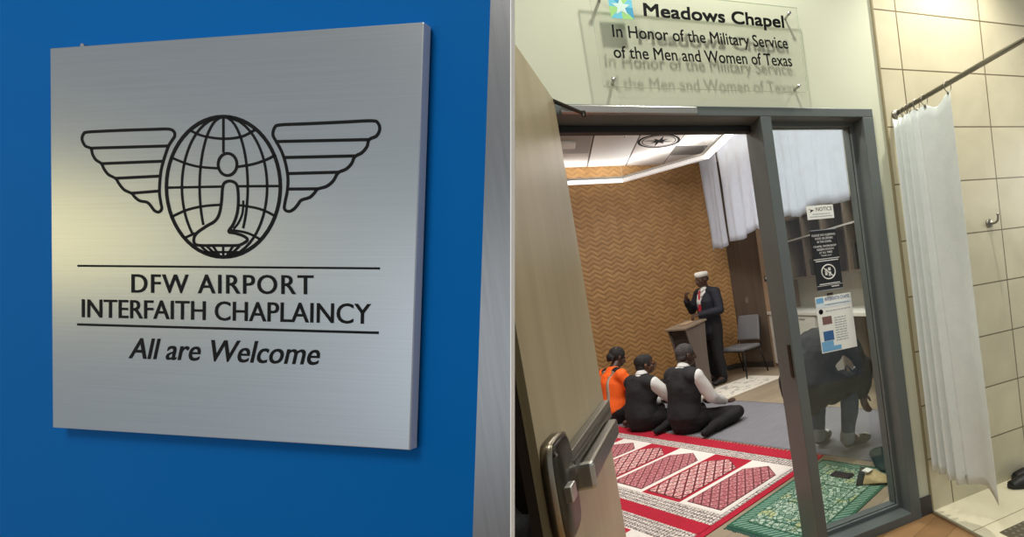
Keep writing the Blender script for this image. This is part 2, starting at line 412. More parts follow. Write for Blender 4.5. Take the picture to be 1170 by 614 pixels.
def smooth_path(pts, n=6, closed=False):
    P = [Vector(p) for p in pts]; N = len(P); out = []
    for i in range(N if closed else N-1):
        g = lambda k: P[k % N] if closed else P[max(0, min(N-1, k))]
        a, b, c, d = g(i-1), g(i), g(i+1), g(i+2)
        for k in range(n):
            t = k/n; out.append(.5*((2*b)+(c-a)*t+(2*a-5*b+4*c-d)*t*t+(3*b-a-3*c+d)*t**3))
    if not closed: out.append(P[-1])
    return out

# ------------------------------------------------------------------ chapel shell
D, DB = 2.19, 2.375          # front and back face of the door wall
YB, ZC = 8.12, 3.62
XL, XR = -1.6, 3.85
box('floor', (XL-.1, DB-.19, -.1), (4.0, YB+.1, 0), M['floor_in'], kind='structure', label='beige wood-look plank floor inside the chapel')
box('floor', (-3.2, -3.0, -.1), (1.775, DB-.19, 0), M['floor_out'], kind='structure', label='brown wood floor in front of the chapel door')
box('ceiling', (XL-.1, DB, ZC), (4.0, YB+.1, ZC+.1), M['ceiltile'], kind='structure')
box('ceiling', (-3.2, -3.0, 3.75), (4.2, D, 3.85), M['ceilmetal'], kind='structure', label='white ceiling outside the chapel')
box('wall_back', (XL-.1, YB, 0), (2.86, YB+.1, ZC), M['zigzag'], kind='structure', label='brown zigzag patterned wall behind the lectern')
box('wall_left', (XL-.1, DB, 0), (XL, YB, ZC), M['tanwall'], kind='structure')
q = MB(); q.prism([(2.86, YB, 0), (3.20, 7.52, 0), (3.28, 7.56, 0), (2.94, YB+.1, 0), (2.86, YB+.1, 0)], (0, 0, ZC), M['wallwood'])
q.build('wall_panel', kind='structure', label='dark wood panelled wall behind the grey chair')
box('wall_end', (3.20, 7.50, 0), (XR, 7.60, ZC), M['tanwall'], kind='structure')
box('wall_right', (XR, DB, 0), (XR+.1, 7.6, ZC), M['splash'], kind='structure')
for a, b in (((XL, YB-.014, 0), (2.86, YB, .09)),):
    box('baseboard_back', a, b, M['baseb'], kind='structure')
q = MB(); q.prism([(2.85, YB-.012, 0), (3.19, 7.505, 0), (3.20, 7.52, 0), (2.86, YB, 0)], (0, 0, .1), M['baseb']); q.build('baseboard_panel', kind='structure')
# door wall around the opening
q = MB()
q.box((-3.2, D, 0), (.06, DB, 3.75), M['paint']); q.box((.06, D, 2.29), (1.70, DB, 3.75), M['paint']); q.box((1.70, D, 0), (1.79, DB, 3.75), M['paint'])
q.build('wall_front', kind='structure', label='pale green-cream painted wall around the door')
q = MB(); q.box((1.79, D-.012, 0), (4.2, DB, 3.75), M['walltile']); q.build('wall_tile', kind='structure', label='cream rectangular tiled wall behind the shower curtain')
box('trim_1', (1.783, D-.014, 0), (1.792, D, 3.75), M['edgeband'], kind='structure', label='thin metal trim between painted and tiled wall')
box('baseboard_front', (1.70, D-.012, 0), (1.783, D, .105), M['baseb'], kind='structure')
# frame
fr = MB()
F0 = D-.018
fr.box((.06, F0, 0), (.115, DB, 2.246), M['frame']); fr.box((.06, F0, 2.246), (1.70, DB, 2.29), M['frame'])
fr.box((1.035, F0, 0), (1.092, DB, 2.246), M['frame']); fr.box((1.632, F0, 0), (1.70, DB, 2.246), M['frame'])
fr.box((1.092, F0, 0), (1.632, DB, .05), M['frame'])
# stops
fr.box((.115, DB-.075, 2.215), (1.035, DB-.03, 2.246), M['frame_dark'])
fr.build('trim_2', kind='structure', bevel=.003, label='dark grey metal door and sidelight frame')
w = empty('window_1', (0, 0, 0), kind='structure', label='tall clear glass sidelight beside the doorway')
gy = 2.285
q = MB(); q.box((1.092, gy-.003, .05), (1.632, gy+.003, 2.246), M['glass']); q.build('pane', w)
q = MB()
for yy in (gy-.022, gy+.004):
    q.box((1.092, yy, .05), (1.110, yy+.018, 2.246), M['frame']); q.box((1.614, yy, .05), (1.632, yy+.018, 2.246), M['frame'])
    q.box((1.110, yy, 2.228), (1.614, yy+.018, 2.246), M['frame']); q.box((1.110, yy, .05), (1.614, yy+.018, .07), M['frame'])
q.build('glazing_bead', w)
# hinge plate / strike on the mullion
q = MB(); q.box((1.030, F0+.02, .95), (1.0352, F0+.05, 1.12), M['bronze_dark']); q.build('strike_plate', bevel=.001, label='dark strike plate set into the grey mullion', cat='strike plate')

# ------------------------------------------------------------------ open door (oak) with exit device
A0 = Vector((.118, 2.1215, 0)); th = rad(14.2)
dd = Vector((-sin(th), -cos(th), 0)); nn = Vector((cos(th), -sin(th), 0))      # along the leaf, out of the seen face
W_ = .862
def DP(s, n, z): return A0+dd*s+nn*n+Vector((0, 0, z))
def dbox(mb, s0, s1, n0, n1, z0, z1, m):
    mb.poly([DP(s, n, z) for z in (z0, z1) for s, n in ((s0, n0), (s1, n0), (s1, n1), (s0, n1))], m, [(0, 1, 2, 3), (7, 6, 5, 4), (0, 4, 5, 1), (1, 5, 6, 2), (2, 6, 7, 3), (3, 7, 4, 0)])
door = empty('door_1', A0, kind='structure', label='open pale oak door leaf with a metal push bar')
def dchild(mb, name, **kw):
    o = mb.build(name, **kw); o.data.transform(Matrix.Translation(-A0)); o.parent = door; return o
q = MB(); dbox(q, 0, W_, -.044, 0, .008, 2.284, M['doorwood']); dchild(q, 'leaf')
q = MB(); dbox(q, W_, W_+.003, -.016, 0, .008, 2.284, M['edgeband']); dbox(q, W_, W_+.005, -.020, -.016, .008, 2.284, M['edgeband']); dbox(q, W_, W_+.003, -.044, -.022, .008, 2.284, M['darkedge']); dchild(q, 'latch_edge')
# push bar: rail along the leaf, pad, housing
q = MB(); dbox(q, .03, .70, 0, .028, .99, 1.062, M['padmetal']); dbox(q, .05, .69, .028, .032, 1.02, 1.035, M['bronze_dark']); dchild(q, 'rail', bevel=.004)
q = MB(); dbox(q, .15, .635, .030, .068, .942, 1.008, M['padmetal']); dchild(q, 'push_pad', bevel=.010, smooth=False)
q = MB(); dbox(q, .635, .665, .0, .072, .934, 1.012, M['alu']); dchild(q, 'end_cap', bevel=.010)
q = MB()
pts = []
for k in range(40):
    a = 2*pi*k/40; ex = .38
    cx_, cz_ = cos(a), sin(a)
    pts.append((.782+.084*math.copysign(abs(cx_)**ex, cx_), .998+.128*math.copysign(abs(cz_)**.6, cz_)))
q.poly([DP(s, 0, z) for s, z in pts]+[DP(s, .026, z) for s, z in pts]+[DP(.782+(s-.782)*.9, .034, .998+(z-.998)*.93) for s, z in pts], M['bronze_dark'],
       [(i, (i+1) % 40, 40+(i+1) % 40, 40+i) for i in range(40)]+[(40+i, 40+(i+1) % 40, 80+(i+1) % 40, 80+i) for i in range(40)]+[tuple(range(80, 120))])
dchild(q, 'lock_housing', smooth=True)
q = MB(); q.poly([DP(.782+(s-.782)*k, n, .998+(z-.998)*k) for n, k in ((.0, 1.0), (.028, 1.0), (.028, 1.05), (.0, 1.05)) for s, z in pts], M['bronze'],
       [(j*40+i, j*40+(i+1) % 40, ((j+1) % 4)*40+(i+1) % 40, ((j+1) % 4)*40+i) for j in range(4) for i in range(40)]); dchild(q, 'housing_rim', smooth=True)
q = MB(); dbox(q, .785, .83, .03, .052, .97, 1.012, M['alu']); dchild(q, 'thumb_turn', bevel=.004, label='square metal thumb turn')
q = MB(); dbox(q, .845, .855, .034, .037, 1.10, 1.106, M['alu']); dchild(q, 'screw')
# closer
cl = empty('door_closer', (.14, F0, 2.26), label='grey metal closer arm and track over the doorway', cat='door closer')
q = MB(); q.box((0, -.028, -.014), (.575, 0, .016), M['alu']); q.build('track', cl, bevel=.003)
p0 = at(626, 114, DP(0, -.02, 0), nn)-cl.location; p1 = at(667, 131, (0, F0-.034, 0), (0, 1, 0))-cl.location
q = MB()
d_ = (p1-p0).normalized(); sdir = d_.cross(Vector((0, 0, 1))).normalized()*.012
q.poly([p0-sdir+Vector((0, 0, h)) for h in (0, .008)]+[p0+sdir+Vector((0, 0, h)) for h in (0, .008)]+[p1-sdir*.7+Vector((0, 0, h)) for h in (0, .008)]+[p1+sdir*.7+Vector((0, 0, h)) for h in (0, .008)], M['bronze_dark'],
       [(0, 1, 3, 2), (4, 6, 7, 5), (0, 2, 6, 4), (1, 5, 7, 3), (0, 4, 5, 1), (2, 3, 7, 6)]); q.build('arm', cl)
q = MB(); q.tube([p1+Vector((0, 0, -.008)), p1+Vector((0, 0, .014))], .009, M['bronze_dark']); q.build('pivot', cl)

# ------------------------------------------------------------------ tiled shower corner
q = MB(); q.box((1.785, -1.0, -.1), (4.2, D-.012, .012), M['floortile']); q.build('floor', kind='structure', label='cream tiled shower floor')
box('trim_3', (1.772, -1.0, 0), (1.786, D-.014, .016), M['alu'], kind='structure', label='pale metal threshold strip edging the shower floor')
g_ = empty('drain_grate', (1.88, 1.50, .012), label='perforated steel drain grate in the cream tile floor', cat='drain grate')
q = MB(); q.box((0, 0, 0), (1.3, .30, .004), M['rod']); q.build('grate_plate', g_)
q = MB()
for i in range(36):
    for j in range(9):
        cx_, cy_ = .025+i*.034+(.017 if j % 2 else 0), .02+j*.033
        q.tube([(cx_, cy_, .004), (cx_, cy_, .0055)], .009, M['whitetrim'] if False else M['alu'], 8)
q.build('perforation', g_, kind='stuff')

rod = empty('curtain_rod', (1.85, D-.012, 2.262), label='brushed steel curtain rod reaching out from the wall', cat='curtain rod')
q = MB(); q.tube([(0, -2.3, 0), (0, 0, 0)], .0125, M['rod'], 16); q.build('tube', rod, True)
q = MB(); q.tube([(0, -.03, 0), (0, -.012, 0), (0, -.012, 0), (0, 0, 0)], [.015, .016, .020, .022], M['rod'], 20); q.build('wall_flange', rod, True)

sc_ = empty('shower_curtain', (1.85, D-.03, 2.262), label='white shower curtain bunched against the tiled wall', cat='curtain')
YW, ZB = -.40, .235
q = MB(); nu, nv = 90, 40; vs = []
ringY = [-.02, -.055, -.085, -.115, -.155, -.215, -.375]
for j in range(nv+1):
    v = j/nv
    for i in range(nu+1):
        u = i/nu
        # folds crowded near the wall, one broad panel at the outer end
        uf = min(u, .56)/.56
        fold = sin(uf**1.1*2*pi*4.5)*(.030*(1-uf)+.012)+.03*sin(pi*max(0, (u-.5)/.5))
        y = .004-(.39+.02*v)*(.55*u+.45*u*u)-.02*sin(pi*u)*v
        x = -.030*(1-u)+fold*(.6+.6*v)-.008*v*sin(u*7)+.004*v
        sag = 0
        if v < .05:
            sag = 0
        top = -.035-.035*(sin(pi*min(1, max(0, (u-.62)/.38)))**2 if u > .62 else abs(sin(u*2*pi*5))*.35)
        bot = -2.262+ZB+.035*sin(u*9)*(1-u)-.05*max(0, (u-.8)/.2)+.03*(1-u)*.0
        z = top+(bot-top)*v
        vs.append((x, y, z))
q.poly(vs, M['showercurtain'], [(j*(nu+1)+i, j*(nu+1)+i+1, (j+1)*(nu+1)+i+1, (j+1)*(nu+1)+i) for j in range(nv) for i in range(nu)])
cc = q.build('cloth', sc_, True); md = cc.modifiers.new('t', 'SOLIDIFY'); md.thickness = .0015
def ring_mb(y, z=0):
    r = MB(); r.tube([(.0, y+.003*sin(3*a), z+.0-.008+.027*sin(a)) if False else (.022*cos(a), y, -.012+.026*sin(a)) for a in [2*pi*k/20 for k in range(20)]], .0018, M['rod'], 6, True)
    r.ell((0, y, -.042), (.006, .008, .008), M['rod']); return r
for y in ringY: ring_mb(y).build('ring', sc_, True)
q = MB()
for k in range(3): q.ell((.0-.01*k, -.205-.012*k, -2.262+ZB+.03+.012*k), (.006, .006, .006), M['alu'])
q.build('hem_weight', sc_, True)

hk = empty('robe_hook', (2.467, D-.012, 1.613), label='small nickel robe hook on the cream tiled wall', cat='hook')
q = MB(); q.tube([(0, 0, 0), (0, -.008, 0), (0, -.012, 0)], [.026, .026, .018], M['padmetal'], 24); q.build('rose', hk, True)
q = MB(); q.tube(smooth_path([(0, -.01, 0), (0, -.035, -.004), (0, -.060, .002), (0, -.070, .022), (0, -.072, .040)], 5), .0065, M['padmetal'], 10); q.ell((0, -.072, .044), (.009, .009, .009), M['padmetal']); q.build('prong', hk, True)

def slipper(loc, rz, label):
    e = empty('slipper', loc, rz, label=label, cat='slipper', group='black slippers by the tiled wall')
    out = [(.045*sin(t)*(1.0 if sin(t) > 0 else .9)*(1-.18*cos(t)), -.125*cos(t)) for t in [2*pi*k/28 for k in range(28)]]
    q = MB(); q.prism([(x, y, .0) for x, y in out], (0, 0, .026), M['shoe']); q.build('sole', e, bevel=.006)
    q = MB(); vs = []; n1, n2 = 9, 12
    for j in range(n1):
        y = .0+.11*j/(n1-1); w_ = .047*(1-.35*(j/(n1-1))**2); h = .012+.04*(1-(j/(n1-1))**1.5)
        for i in range(n2): a = pi*i/(n2-1); vs.append((w_*cos(a), y, .022+h*sin(a)))
    q.poly(vs, M['shoe'], [(j*n2+i, j*n2+i+1, (j+1)*n2+i+1, (j+1)*n2+i) for j in range(n1-1) for i in range(n2-1)])
    o = q.build('strap', e, True); o.modifiers.new('t', 'SOLIDIFY').thickness = .006
    return e
slipper((2.42, 2.06, .0125), rad(70), 'black slipper nearest the camera on the cream shower floor')
slipper((2.53, 2.115, .0125), rad(64), 'black slipper behind the other, against the tiled wall')

# ------------------------------------------------------------------ acrylic name sign
sy = D-.05
def S(x, y, yy=None): return at(x, y, (0, yy if yy else sy, 0), (0, 1, 0))
BLp, BRp, TRp = S(689.5, 98), S(923, 106), S(911, 9)
x0, x1, z0 = BLp.x, BRp.x, (BLp.z+BRp.z)/2; z1 = TRp.z
x0 = x0; sg = empty('chapel_sign', (x0, D, z0), label='clear acrylic sign on standoffs above the chapel doorway', cat='sign')
o0 = sg.location.copy()
def sbuild(mb, name, **kw):
    o = mb.build(name, **kw); o.data.transform(Matrix.Translation(-o0)); o.parent = sg; return o
q = MB(); q.box((x0, sy, z0), (x1, sy+.006, z1), M['acrylic']); sbuild(q, 'acrylic_plate')
q = MB()
for a, b in (((x0-.001, z0-.001), (x1+.001, z0)), ((x0-.001, z1), (x1+.001, z1+.001)), ((x0-.001, z0), (x0, z1)), ((x1, z0), (x1+.001, z1))):
    q.box((a[0], sy-.0002, a[1]), (b[0], sy+.0062, b[1]), M['acrylic_edge'])
sbuild(q, 'polished_edge')
for x, z in ((x0+.045, z0+.03), (x1-.045, z0+.03), (x0+.045, z1-.03), (x1-.045, z1-.03)):
    q = MB(); q.tube([(x, sy+.006, z), (x, D, z)], .006, M['alu'], 12); q.tube([(x, sy-.004, z), (x, sy, z)], .009, M['alu'], 16); sbuild(q, 'standoff', smooth=True)
def st(s, TL, TR, BR, BL, weight):
    o = text_mesh('lettering', s, M['black'], [S(*TL, sy-.0006), S(*TR, sy-.0006), S(*BR, sy-.0006), S(*BL, sy-.0006)], sg, .001, 0.0, (0, 1, 0), fat=weight, xf=Matrix.Translation(-o0))
st('Meadows Chapel', (735, 3.5), (894.5, 18), (896.5, 36), (736.5, 22.5), .0021)
st('In Honor of the Military Service', (699, 28), (898, 42.5), (902, 60), (701, 46.5), .0006)
st('of the Men and Women of Texas', (700, 52), (903, 62.5), (905.5, 76), (702, 66), .0006)
# star logo: coloured facets
q = MB()
lx0, lx1 = S(698, 20, sy).x, S(724.5, 20, sy).x; lzb = S(711, 21.5, sy).z; w_ = lx1-lx0; lzt = lzb+w_*1.0
cols = [mat('logo_cyan', s2l(96, 190, 214), .5), mat('logo_green', s2l(150, 206, 120), .5), mat('logo_teal', s2l(40, 150, 190), .5), mat('logo_pale', s2l(200, 226, 214), .5)]
cx_, cz_ = (lx0+lx1)/2, (lzb+lzt)/2
bd = [(lx0, lzb), (cx_, lzb), (lx1, lzb), (lx1, cz_), (lx1, lzt), (cx_, lzt), (lx0, lzt), (lx0, cz_)]
star = []
for k in range(10):
    a = pi/2+2*pi*k/10; R = w_*(.40 if k % 2 == 0 else .17); star.append((cx_+R*cos(a), cz_+R*sin(a)))
for i in range(8):
    a, b = bd[i], bd[(i+1) % 8]
    q.prism([(a[0], sy-.0010, a[1]), (b[0], sy-.0010, b[1]), (cx_, sy-.0010, cz_)], (0, .0009, 0), cols[i % 3])
for i in range(10):
    a, b = star[i], star[(i+1) % 10]
    q.prism([(a[0], sy-.0016, a[1]), (b[0], sy-.0016, b[1]), (cx_, sy-.0016, cz_)], (0, .0006, 0), cols[3])
sbuild(q, 'star_emblem', label='blue and green square emblem with a pale star')

# ------------------------------------------------------------------ notices on the sidelight glass
ny = gy-.0045
def NG(x, y): return at(x, y, (0, ny, 0), (0, 1, 0))
def placard(name, TL, TR, BR, BL, m, label, cat):
    p = [NG(*c) for c in (TL, TR, BR, BL)]; e = empty(name, p[3], label=label, cat=cat)
    q = MB(); xl, xr = (p[0].x+p[3].x)/2, (p[1].x+p[2].x)/2; zt, zb = (p[0].z+p[1].z)/2, (p[2].z+p[3].z)/2
    L = Vector(e.location)
    q.prism([(xl-L.x, -.001, zb-L.z), (xr-L.x, -.001, zb-L.z), (xr-L.x, -.001, zt-L.z), (xl-L.x, -.001, zt-L.z)], (0, .002, 0), m); q.build('sheet', e)
    def loc(u, v, d=-.0015): return Vector((xl-L.x+(xr-xl)*u, d, zt-L.z-(zt-zb)*v))
    return e, loc
def ptext(e, loc, s, m, u0, v0, u1, v1, weight=0.0, nm='lettering'):
    return text_mesh(nm, s, m, [loc(u0, v0), loc(u1, v0), loc(u1, v1), loc(u0, v1)], e, .0004, weight, (0, 1, 0))
def pbox(loc, q, u0, v0, u1, v1, m, d=-.0018):
    q.prism([loc(u0, v1, d), loc(u1, v1, d), loc(u1, v0, d), loc(u0, v0, d)], (0, .0006, 0), m)
paper = mat('white_paper', s2l(232, 234, 228), .6); paperb = mat('pale_blue_print', s2l(216, 228, 234), .6)
prblue = mat('blue_print', s2l(50, 96, 150), .6); prlight = mat('light_blue_print', s2l(110, 170, 214), .6); prgrey = mat('grey_print', s2l(150, 158, 166), .6); prbrown = mat('brown_print', s2l(120, 88, 80), .6)
e, lc = placard('notice_card', (920.5, 236), (951, 233.5), (953.5, 249), (923.5, 251.5), paper, 'small white NOTICE card high on the sidelight glass', 'notice')
ptext(e, lc, 'NOTICE', M['black'], .34, .14, .95, .42); 
q = MB(); q.prism([lc(.06, .22, -.0016), lc(.27, .34, -.0016), lc(.10, .5, -.0016), lc(.15, .34, -.0016)], (0, .0004, 0), M['black']); q.build('arrow_mark', e)
q = MB()
for v, a, b in ((.6, .2, .85), (.78, .1, .92)):
    x = a
    while x < b: w__ = random.uniform(.03, .09); pbox(lc, q, x, v, min(b, x+w__), v+.06, prgrey); x += w__+.02
q.build('small_print', e, kind='stuff')
e, lc = placard('black_notice', (924.5, 264), (955, 261), (963, 328.5), (935, 334), M['blackplastic'], 'black notice with white lettering on the sidelight glass', 'notice')
y = .07
for i, s in enumerate(('PLEASE NO SLEEPING', 'FOOD OR DRINKS', 'IN THE CHAPEL')):
    sp = (.05, .16, .22)[i]; ptext(e, lc, s, M['whiteink'], sp, y, 1-sp, y+.035, .008); y += .055
for i, s in enumerate(('CHAPEL WORKSHOP', 'RESERVATION', 'AT ALL TIMES', 'Thank you!')):
    sp = (.06, .18, .25, .3)[i]; ptext(e, lc, s, M['whiteink'], sp, y+.02, 1-sp, y+.053, .008); y += .052
q = MB(); pbox(lc, q, .0, .475, 1, .487, M['whiteink']); pbox(lc, q, .06, .505, .94, .52, M['whiteink']); pbox(lc, q, .1, .885, .9, .9, M['whiteink']); pbox(lc, q, .0, .915, 1, .922, M['whiteink']); pbox(lc, q, .55, .94, .85, .955, M['whiteink'])
for (u, v, ww) in ((0, 0, 1), (0, .99, 1)): pbox(lc, q, u, v, u+ww, v+.01, prgrey)
q.build('rule_lines', e, kind='stuff')
q = MB(); cpt = [lc(.5+.26*cos(a), .70+.26*sin(a)*.45, -.002) for a in [2*pi*k/28 for k in range(28)]]
q.tube(cpt, .0035, M['whiteink'], 6, True); q.tube([lc(.33, .63, -.002), lc(.67, .78, -.002)], .003, M['whiteink'], 6); q.build('prohibition_sign', e)
q = MB(); pbox(lc, q, .37, .65, .46, .75, M['whiteink'], -.0014); pbox(lc, q, .5, .63, .6, .68, M['whiteink'], -.0014); pbox(lc, q, .5, .70, .6, .77, M['whiteink'], -.0014); q.build('food_symbol', e, kind='stuff')
e, lc = placard('event_flyer', (931, 340.5), (972, 334), (979, 396.5), (939.5, 404), paper, 'white and blue printed flyer low on the sidelight glass', 'flyer')
for a_ in ((.02, .90, .55, .98, prlight), (.02, .80, .35, .895, prlight), (.1, .62, .38, .79, prblue), (.02, .12, .98, .2, paperb)):
    q = MB(); pbox(lc, q, *a_); q.build('colour_block', e)
ptext(e, lc, 'INTERFAITH CHAPEL', prblue, .26, .025, .97, .09, .01)
q = MB(); pbox(lc, q, .12, .36, .38, .50, prbrown); q.build('photo_print', e)
q = MB(); pbox(lc, q, .02, .02, .22, .115, prlight); q.build('corner_print', e)
q = MB(); q.prism([lc(.11+.06*cos(a), .265+.045*sin(a), -.0018) for a in [2*pi*k/20 for k in range(20)]], (0, .0006, 0), M['black']); q.build('round_badge', e)
q = MB()
for v in [.15, .26]+[.40+.045*i for i in range(10)]:
    x = .45 if v > .3 else .24; b = .78 if v > .3 else .95
    while x < b: w__ = random.uniform(.04, .12); pbox(lc, q, x, v, min(b, x+w__), v+.014, prgrey); x += w__+.02
q.build('small_print', e, kind='stuff')
q = MB(); q.box((0, -.006, 0), (.035, 0, .014), M['bronze_dark']); o = q.build('clip', bevel=.001, label='small clip between the black notice and the flyer', cat='clip'); o.location = NG(944, 340)
o.location = at(945, 338, (0, ny, 0), (0, 1, 0))

# ------------------------------------------------------------------ chapel ceiling things
ring = [(2.30, 3.2), (2.30, 5.4), (2.28, 6.75), (1.257, 7.94), (.2, 7.945)]
zs = 3.32
lt = empty('ceiling_strip_light', (2.28, 6.75, zs), label='angled white linear strip light hung below the ceiling', cat='light')
led = mat('led_diffuser', (1, .97, .9), .5, emit=(1, .92, .74), estr=5.0)
ledw = mat('led_diffuser_cool', (1, 1, 1), .5, emit=(1, .97, .95), estr=1.3)
ceilfill = mat('ceiling_fill_glow', (1, 1, 1), .5, emit=(1, .98, .96), estr=30.0)  # glow added on top of the strip to brighten the ceiling
ledd = mat('led_diffuser_dim', (1, 1, 1), .5, emit=(1, .97, .95), estr=.40)
L0 = Vector((2.28, 6.75, zs))
def seg_box(a, b, w_, za, zb, m, mb):
    a = Vector((*a, 0)); b = Vector((*b, 0)); t = (b-a).normalized(); s = Vector((-t.y, t.x, 0))*w_
    mb.prism([a-s+Vector((0, 0, za))-L0+Vector((0, 0, zs)), b-s+Vector((0, 0, za))-L0+Vector((0, 0, zs)), b+s+Vector((0, 0, za))-L0+Vector((0, 0, zs)), a+s+Vector((0, 0, za))-L0+Vector((0, 0, zs))], (0, 0, zb-za), m)
for i in range(4):
    q = MB(); seg_box(ring[i], ring[i+1], .032, .045, .080, M['ceilmetal'], q); q.build('housing', lt)
    q = MB(); seg_box(ring[i], ring[i+1], .030, -.002, .045, (led, led, ledd, ledw)[i], q); q.build('diffuser', lt)
    q = MB(); seg_box(ring[i], ring[i+1], .020, .0795, .0805, ceilfill, q); q.build('ceiling_fill_strip', lt)  # added glowing strip above the housing, lights the ceiling
for x, y in ((1.257, 7.94), (2.28, 6.75), (2.3, 4.6)):
    q = MB(); q.tube([Vector((x, y, zs+.07))-L0, Vector((x, y, ZC))-L0], .0025, M['alu'], 6); q.build('hanging_wire', lt)

# compass decal
cd = empty('compass_decal', (1.67, 6.9, ZC), label='black round compass rose decal on the white ceiling', cat='decal')
def flat(mb, pts, m, z=-.003, t=.0025): mb.prism([(x, y, z) for x, y in pts], (0, 0, t), m)
def annulus(mb, r0, r1, m, z=-.003, n=48):
    for k in range(n):
        a, b = 2*pi*k/n, 2*pi*(k+1)/n
        flat(mb, [(r0*cos(a), r0*sin(a)), (r1*cos(a), r1*sin(a)), (r1*cos(b), r1*sin(b)), (r0*cos(b), r0*sin(b))], m, z)
q = MB(); annulus(q, .262, .298, M['black']); annulus(q, .228, .240, M['black']); q.build('ring', cd)
q = MB()
for k in range(8):
    a = pi/4*k+.1; R = .225 if k % 2 == 0 else .14; w_ = .05 if k % 2 == 0 else .035
    if k % 2 == 0: flat(q, [(0, 0), (w_*cos(a+pi/4), w_*sin(a+pi/4)), (R*cos(a), R*sin(a))], M['black']); flat(q, [(0, 0), (w_*.4*cos(a-pi/4), w_*.4*sin(a-pi/4)), (R*cos(a), R*sin(a))], M['black'])
    else: flat(q, [(0, 0), (.06*cos(a+.5), .06*sin(a+.5)), (R*cos(a), R*sin(a)), (.06*cos(a-.5), .06*sin(a-.5))], M['black'])
q.build('rose', cd)
# access hatch outline, vent, panel
hm = mat('hatch_gasket_grey', s2l(96, 92, 88), .7)  # dark grey of the gasket around the hatch
ht = empty('access_hatch', (1.07, 7.3, ZC), label='white ceiling access hatch with a dark rounded outline', cat='hatch')
q = MB(); q.box((-.285, -.74, -.006), (.285, .74, 0), M['ceilmetal']); q.build('hatch_panel', ht, bevel=.002)
q = MB(); q.tube([(-.292, .75, -.004), (-.292, -.72, -.004), (-.275, -.745, -.004), (.275, -.745, -.004), (.292, -.72, -.004), (.292, .75, -.004)], .007, hm, 6); q.build('gasket_line', ht)
q = MB(); q.ell((0, 0, 0), (.035, .035, .015), M['whitetrim']); q.tube([(0, 0, 0), (0, 0, -.03)], .010, M['alu'], 10); o = q.build('sprinkler_head', None, True, label='round white sprinkler head near the hatch edge', cat='sprinkler'); o.location = (1.16, 6.63, ZC-.002)
vt = empty('ceiling_vent', (2.215, 7.36, ZC), label='grey slatted air vent in the ceiling beside the strip light', cat='vent')
vm = mat('vent_grey', s2l(116, 112, 106), .6); vd = mat('vent_dark', s2l(70, 66, 62), .7)
q = MB(); q.box((-.25, -.22, -.004), (.25, .22, 0), vd); q.build('backing', vt)
for k in range(9):
    q = MB(); q.box((-.25, -.215+k*.048, -.012), (.25, -.185+k*.048, -.004), vm); q.build('slat', vt)
pm = mat('ceiling_panel_grey', s2l(170, 168, 164), .7)
pn = empty('ceiling_panel', (.40, 7.02, ZC), label='grey ceiling panel with a rounded white lamp cover', cat='ceiling panel')
q = MB(); q.box((-.34, -.40, -.006), (.35, .36, 0), pm); q.build('panel', pn)
q = MB(); q.box((-.30, -.22, -.045), (.16, .04, -.006), M['ceilmetal']); q.build('lamp_cover', pn, bevel=.02)

# chapel privacy curtain
cu = empty('privacy_curtain', (2.47, 7.72, ZC), label='long white curtain hanging from the chapel ceiling to head height', cat='curtain')
def panel(ya, yb, seed, zb):
    q = MB(); n, m_ = 50, 16; vs = []
    for j in range(m_+1):
        v = j/m_
        for i in range(n+1):
            u = i/n; y = ya+(yb-ya)*u
            x = .022*sin(u*2*pi*3.5+seed)*(.35+.65*v)+.03*noise.noise(Vector((u*4+seed, v*1.5, seed)))
            e_ = .05*max(0, .06-min(u, 1-u))/.06
            z = -.04+(zb-ZC+.04+.03*sin(u*pi*2+seed)+.02*noise.noise(Vector((u*5, seed, 0)))-e_*.4)*v
            vs.append((x, y-7.72, z))
    q.poly(vs, M['curtain'], [(j*(n+1)+i, j*(n+1)+i+1, (j+1)*(n+1)+i+1, (j+1)*(n+1)+i) for j in range(m_) for i in range(n)])
    o = q.build('curtain_panel', cu, True); o.modifiers.new('t', 'SOLIDIFY').thickness = .002
    return o
for k, (a, b, zb) in enumerate(((7.72, 6.86, 2.085), (6.87, 5.62, 2.10), (5.63, 4.55, 2.11), (4.56, 3.62, 2.10), (3.63, 2.55, 2.13))): panel(a, b, 1.7*k+.5, zb)
q = MB(); q.box((-.012, -5.2, -.03), (.012, .06, 0), M['ceilmetal']); q.build('track', cu)

# ------------------------------------------------------------------ right side fittings
for (y0_, y1_, lab) in ((6.72, 7.49, 'white two-drawer base cabinet at the far end by the wood wall'), (5.92, 6.71, 'white two-drawer base cabinet next along, under the counter')):
    e = empty('base_cabinet', (3.22, y0_, 0), label=lab, cat='cabinet', group='white base cabinets')
    q = MB(); q.box((.02, 0, .06), (.60, y1_-y0_, .89), M['white']); q.box((.06, 0, 0), (.60, y1_-y0_, .06), M['baseb']); q.build('body', e)
    for za, zb in ((.07, .47), (.48, .885)):
        q = MB(); q.box((0, .004, za), (.02, y1_-y0_-.004, zb), M['white']); d = q.build('drawer', e, bevel=.002)
        q = MB(); q.box((-.012, .28, zb-.05), (0, .46, zb-.04), M['alu']); q.build('handle', d)
box('countertop', (3.19, 2.9, .90), (3.84, 7.49, .945), M['white'], bevel=.004, label='long white countertop running along the right wall', cat='countertop')
q = MB(); q.box((3.24, 5.3, 0), (3.83, 5.34, .90), M['shelfwood']); q.build('support_panel', label='brown wood panel holding up the far part of the counter', cat='panel', group='counter support panels')
q = MB(); q.box((3.24, 4.15, 0), (3.83, 4.19, .90), M['tanwall']); q.build('support_panel', label='tan wood panel under the near part of the counter', cat='panel', group='counter support panels')
sh = empty('wall_shelf_unit', (3.47, 2.9, 1.42), label='brown open wall shelving above the white counter', cat='shelf')
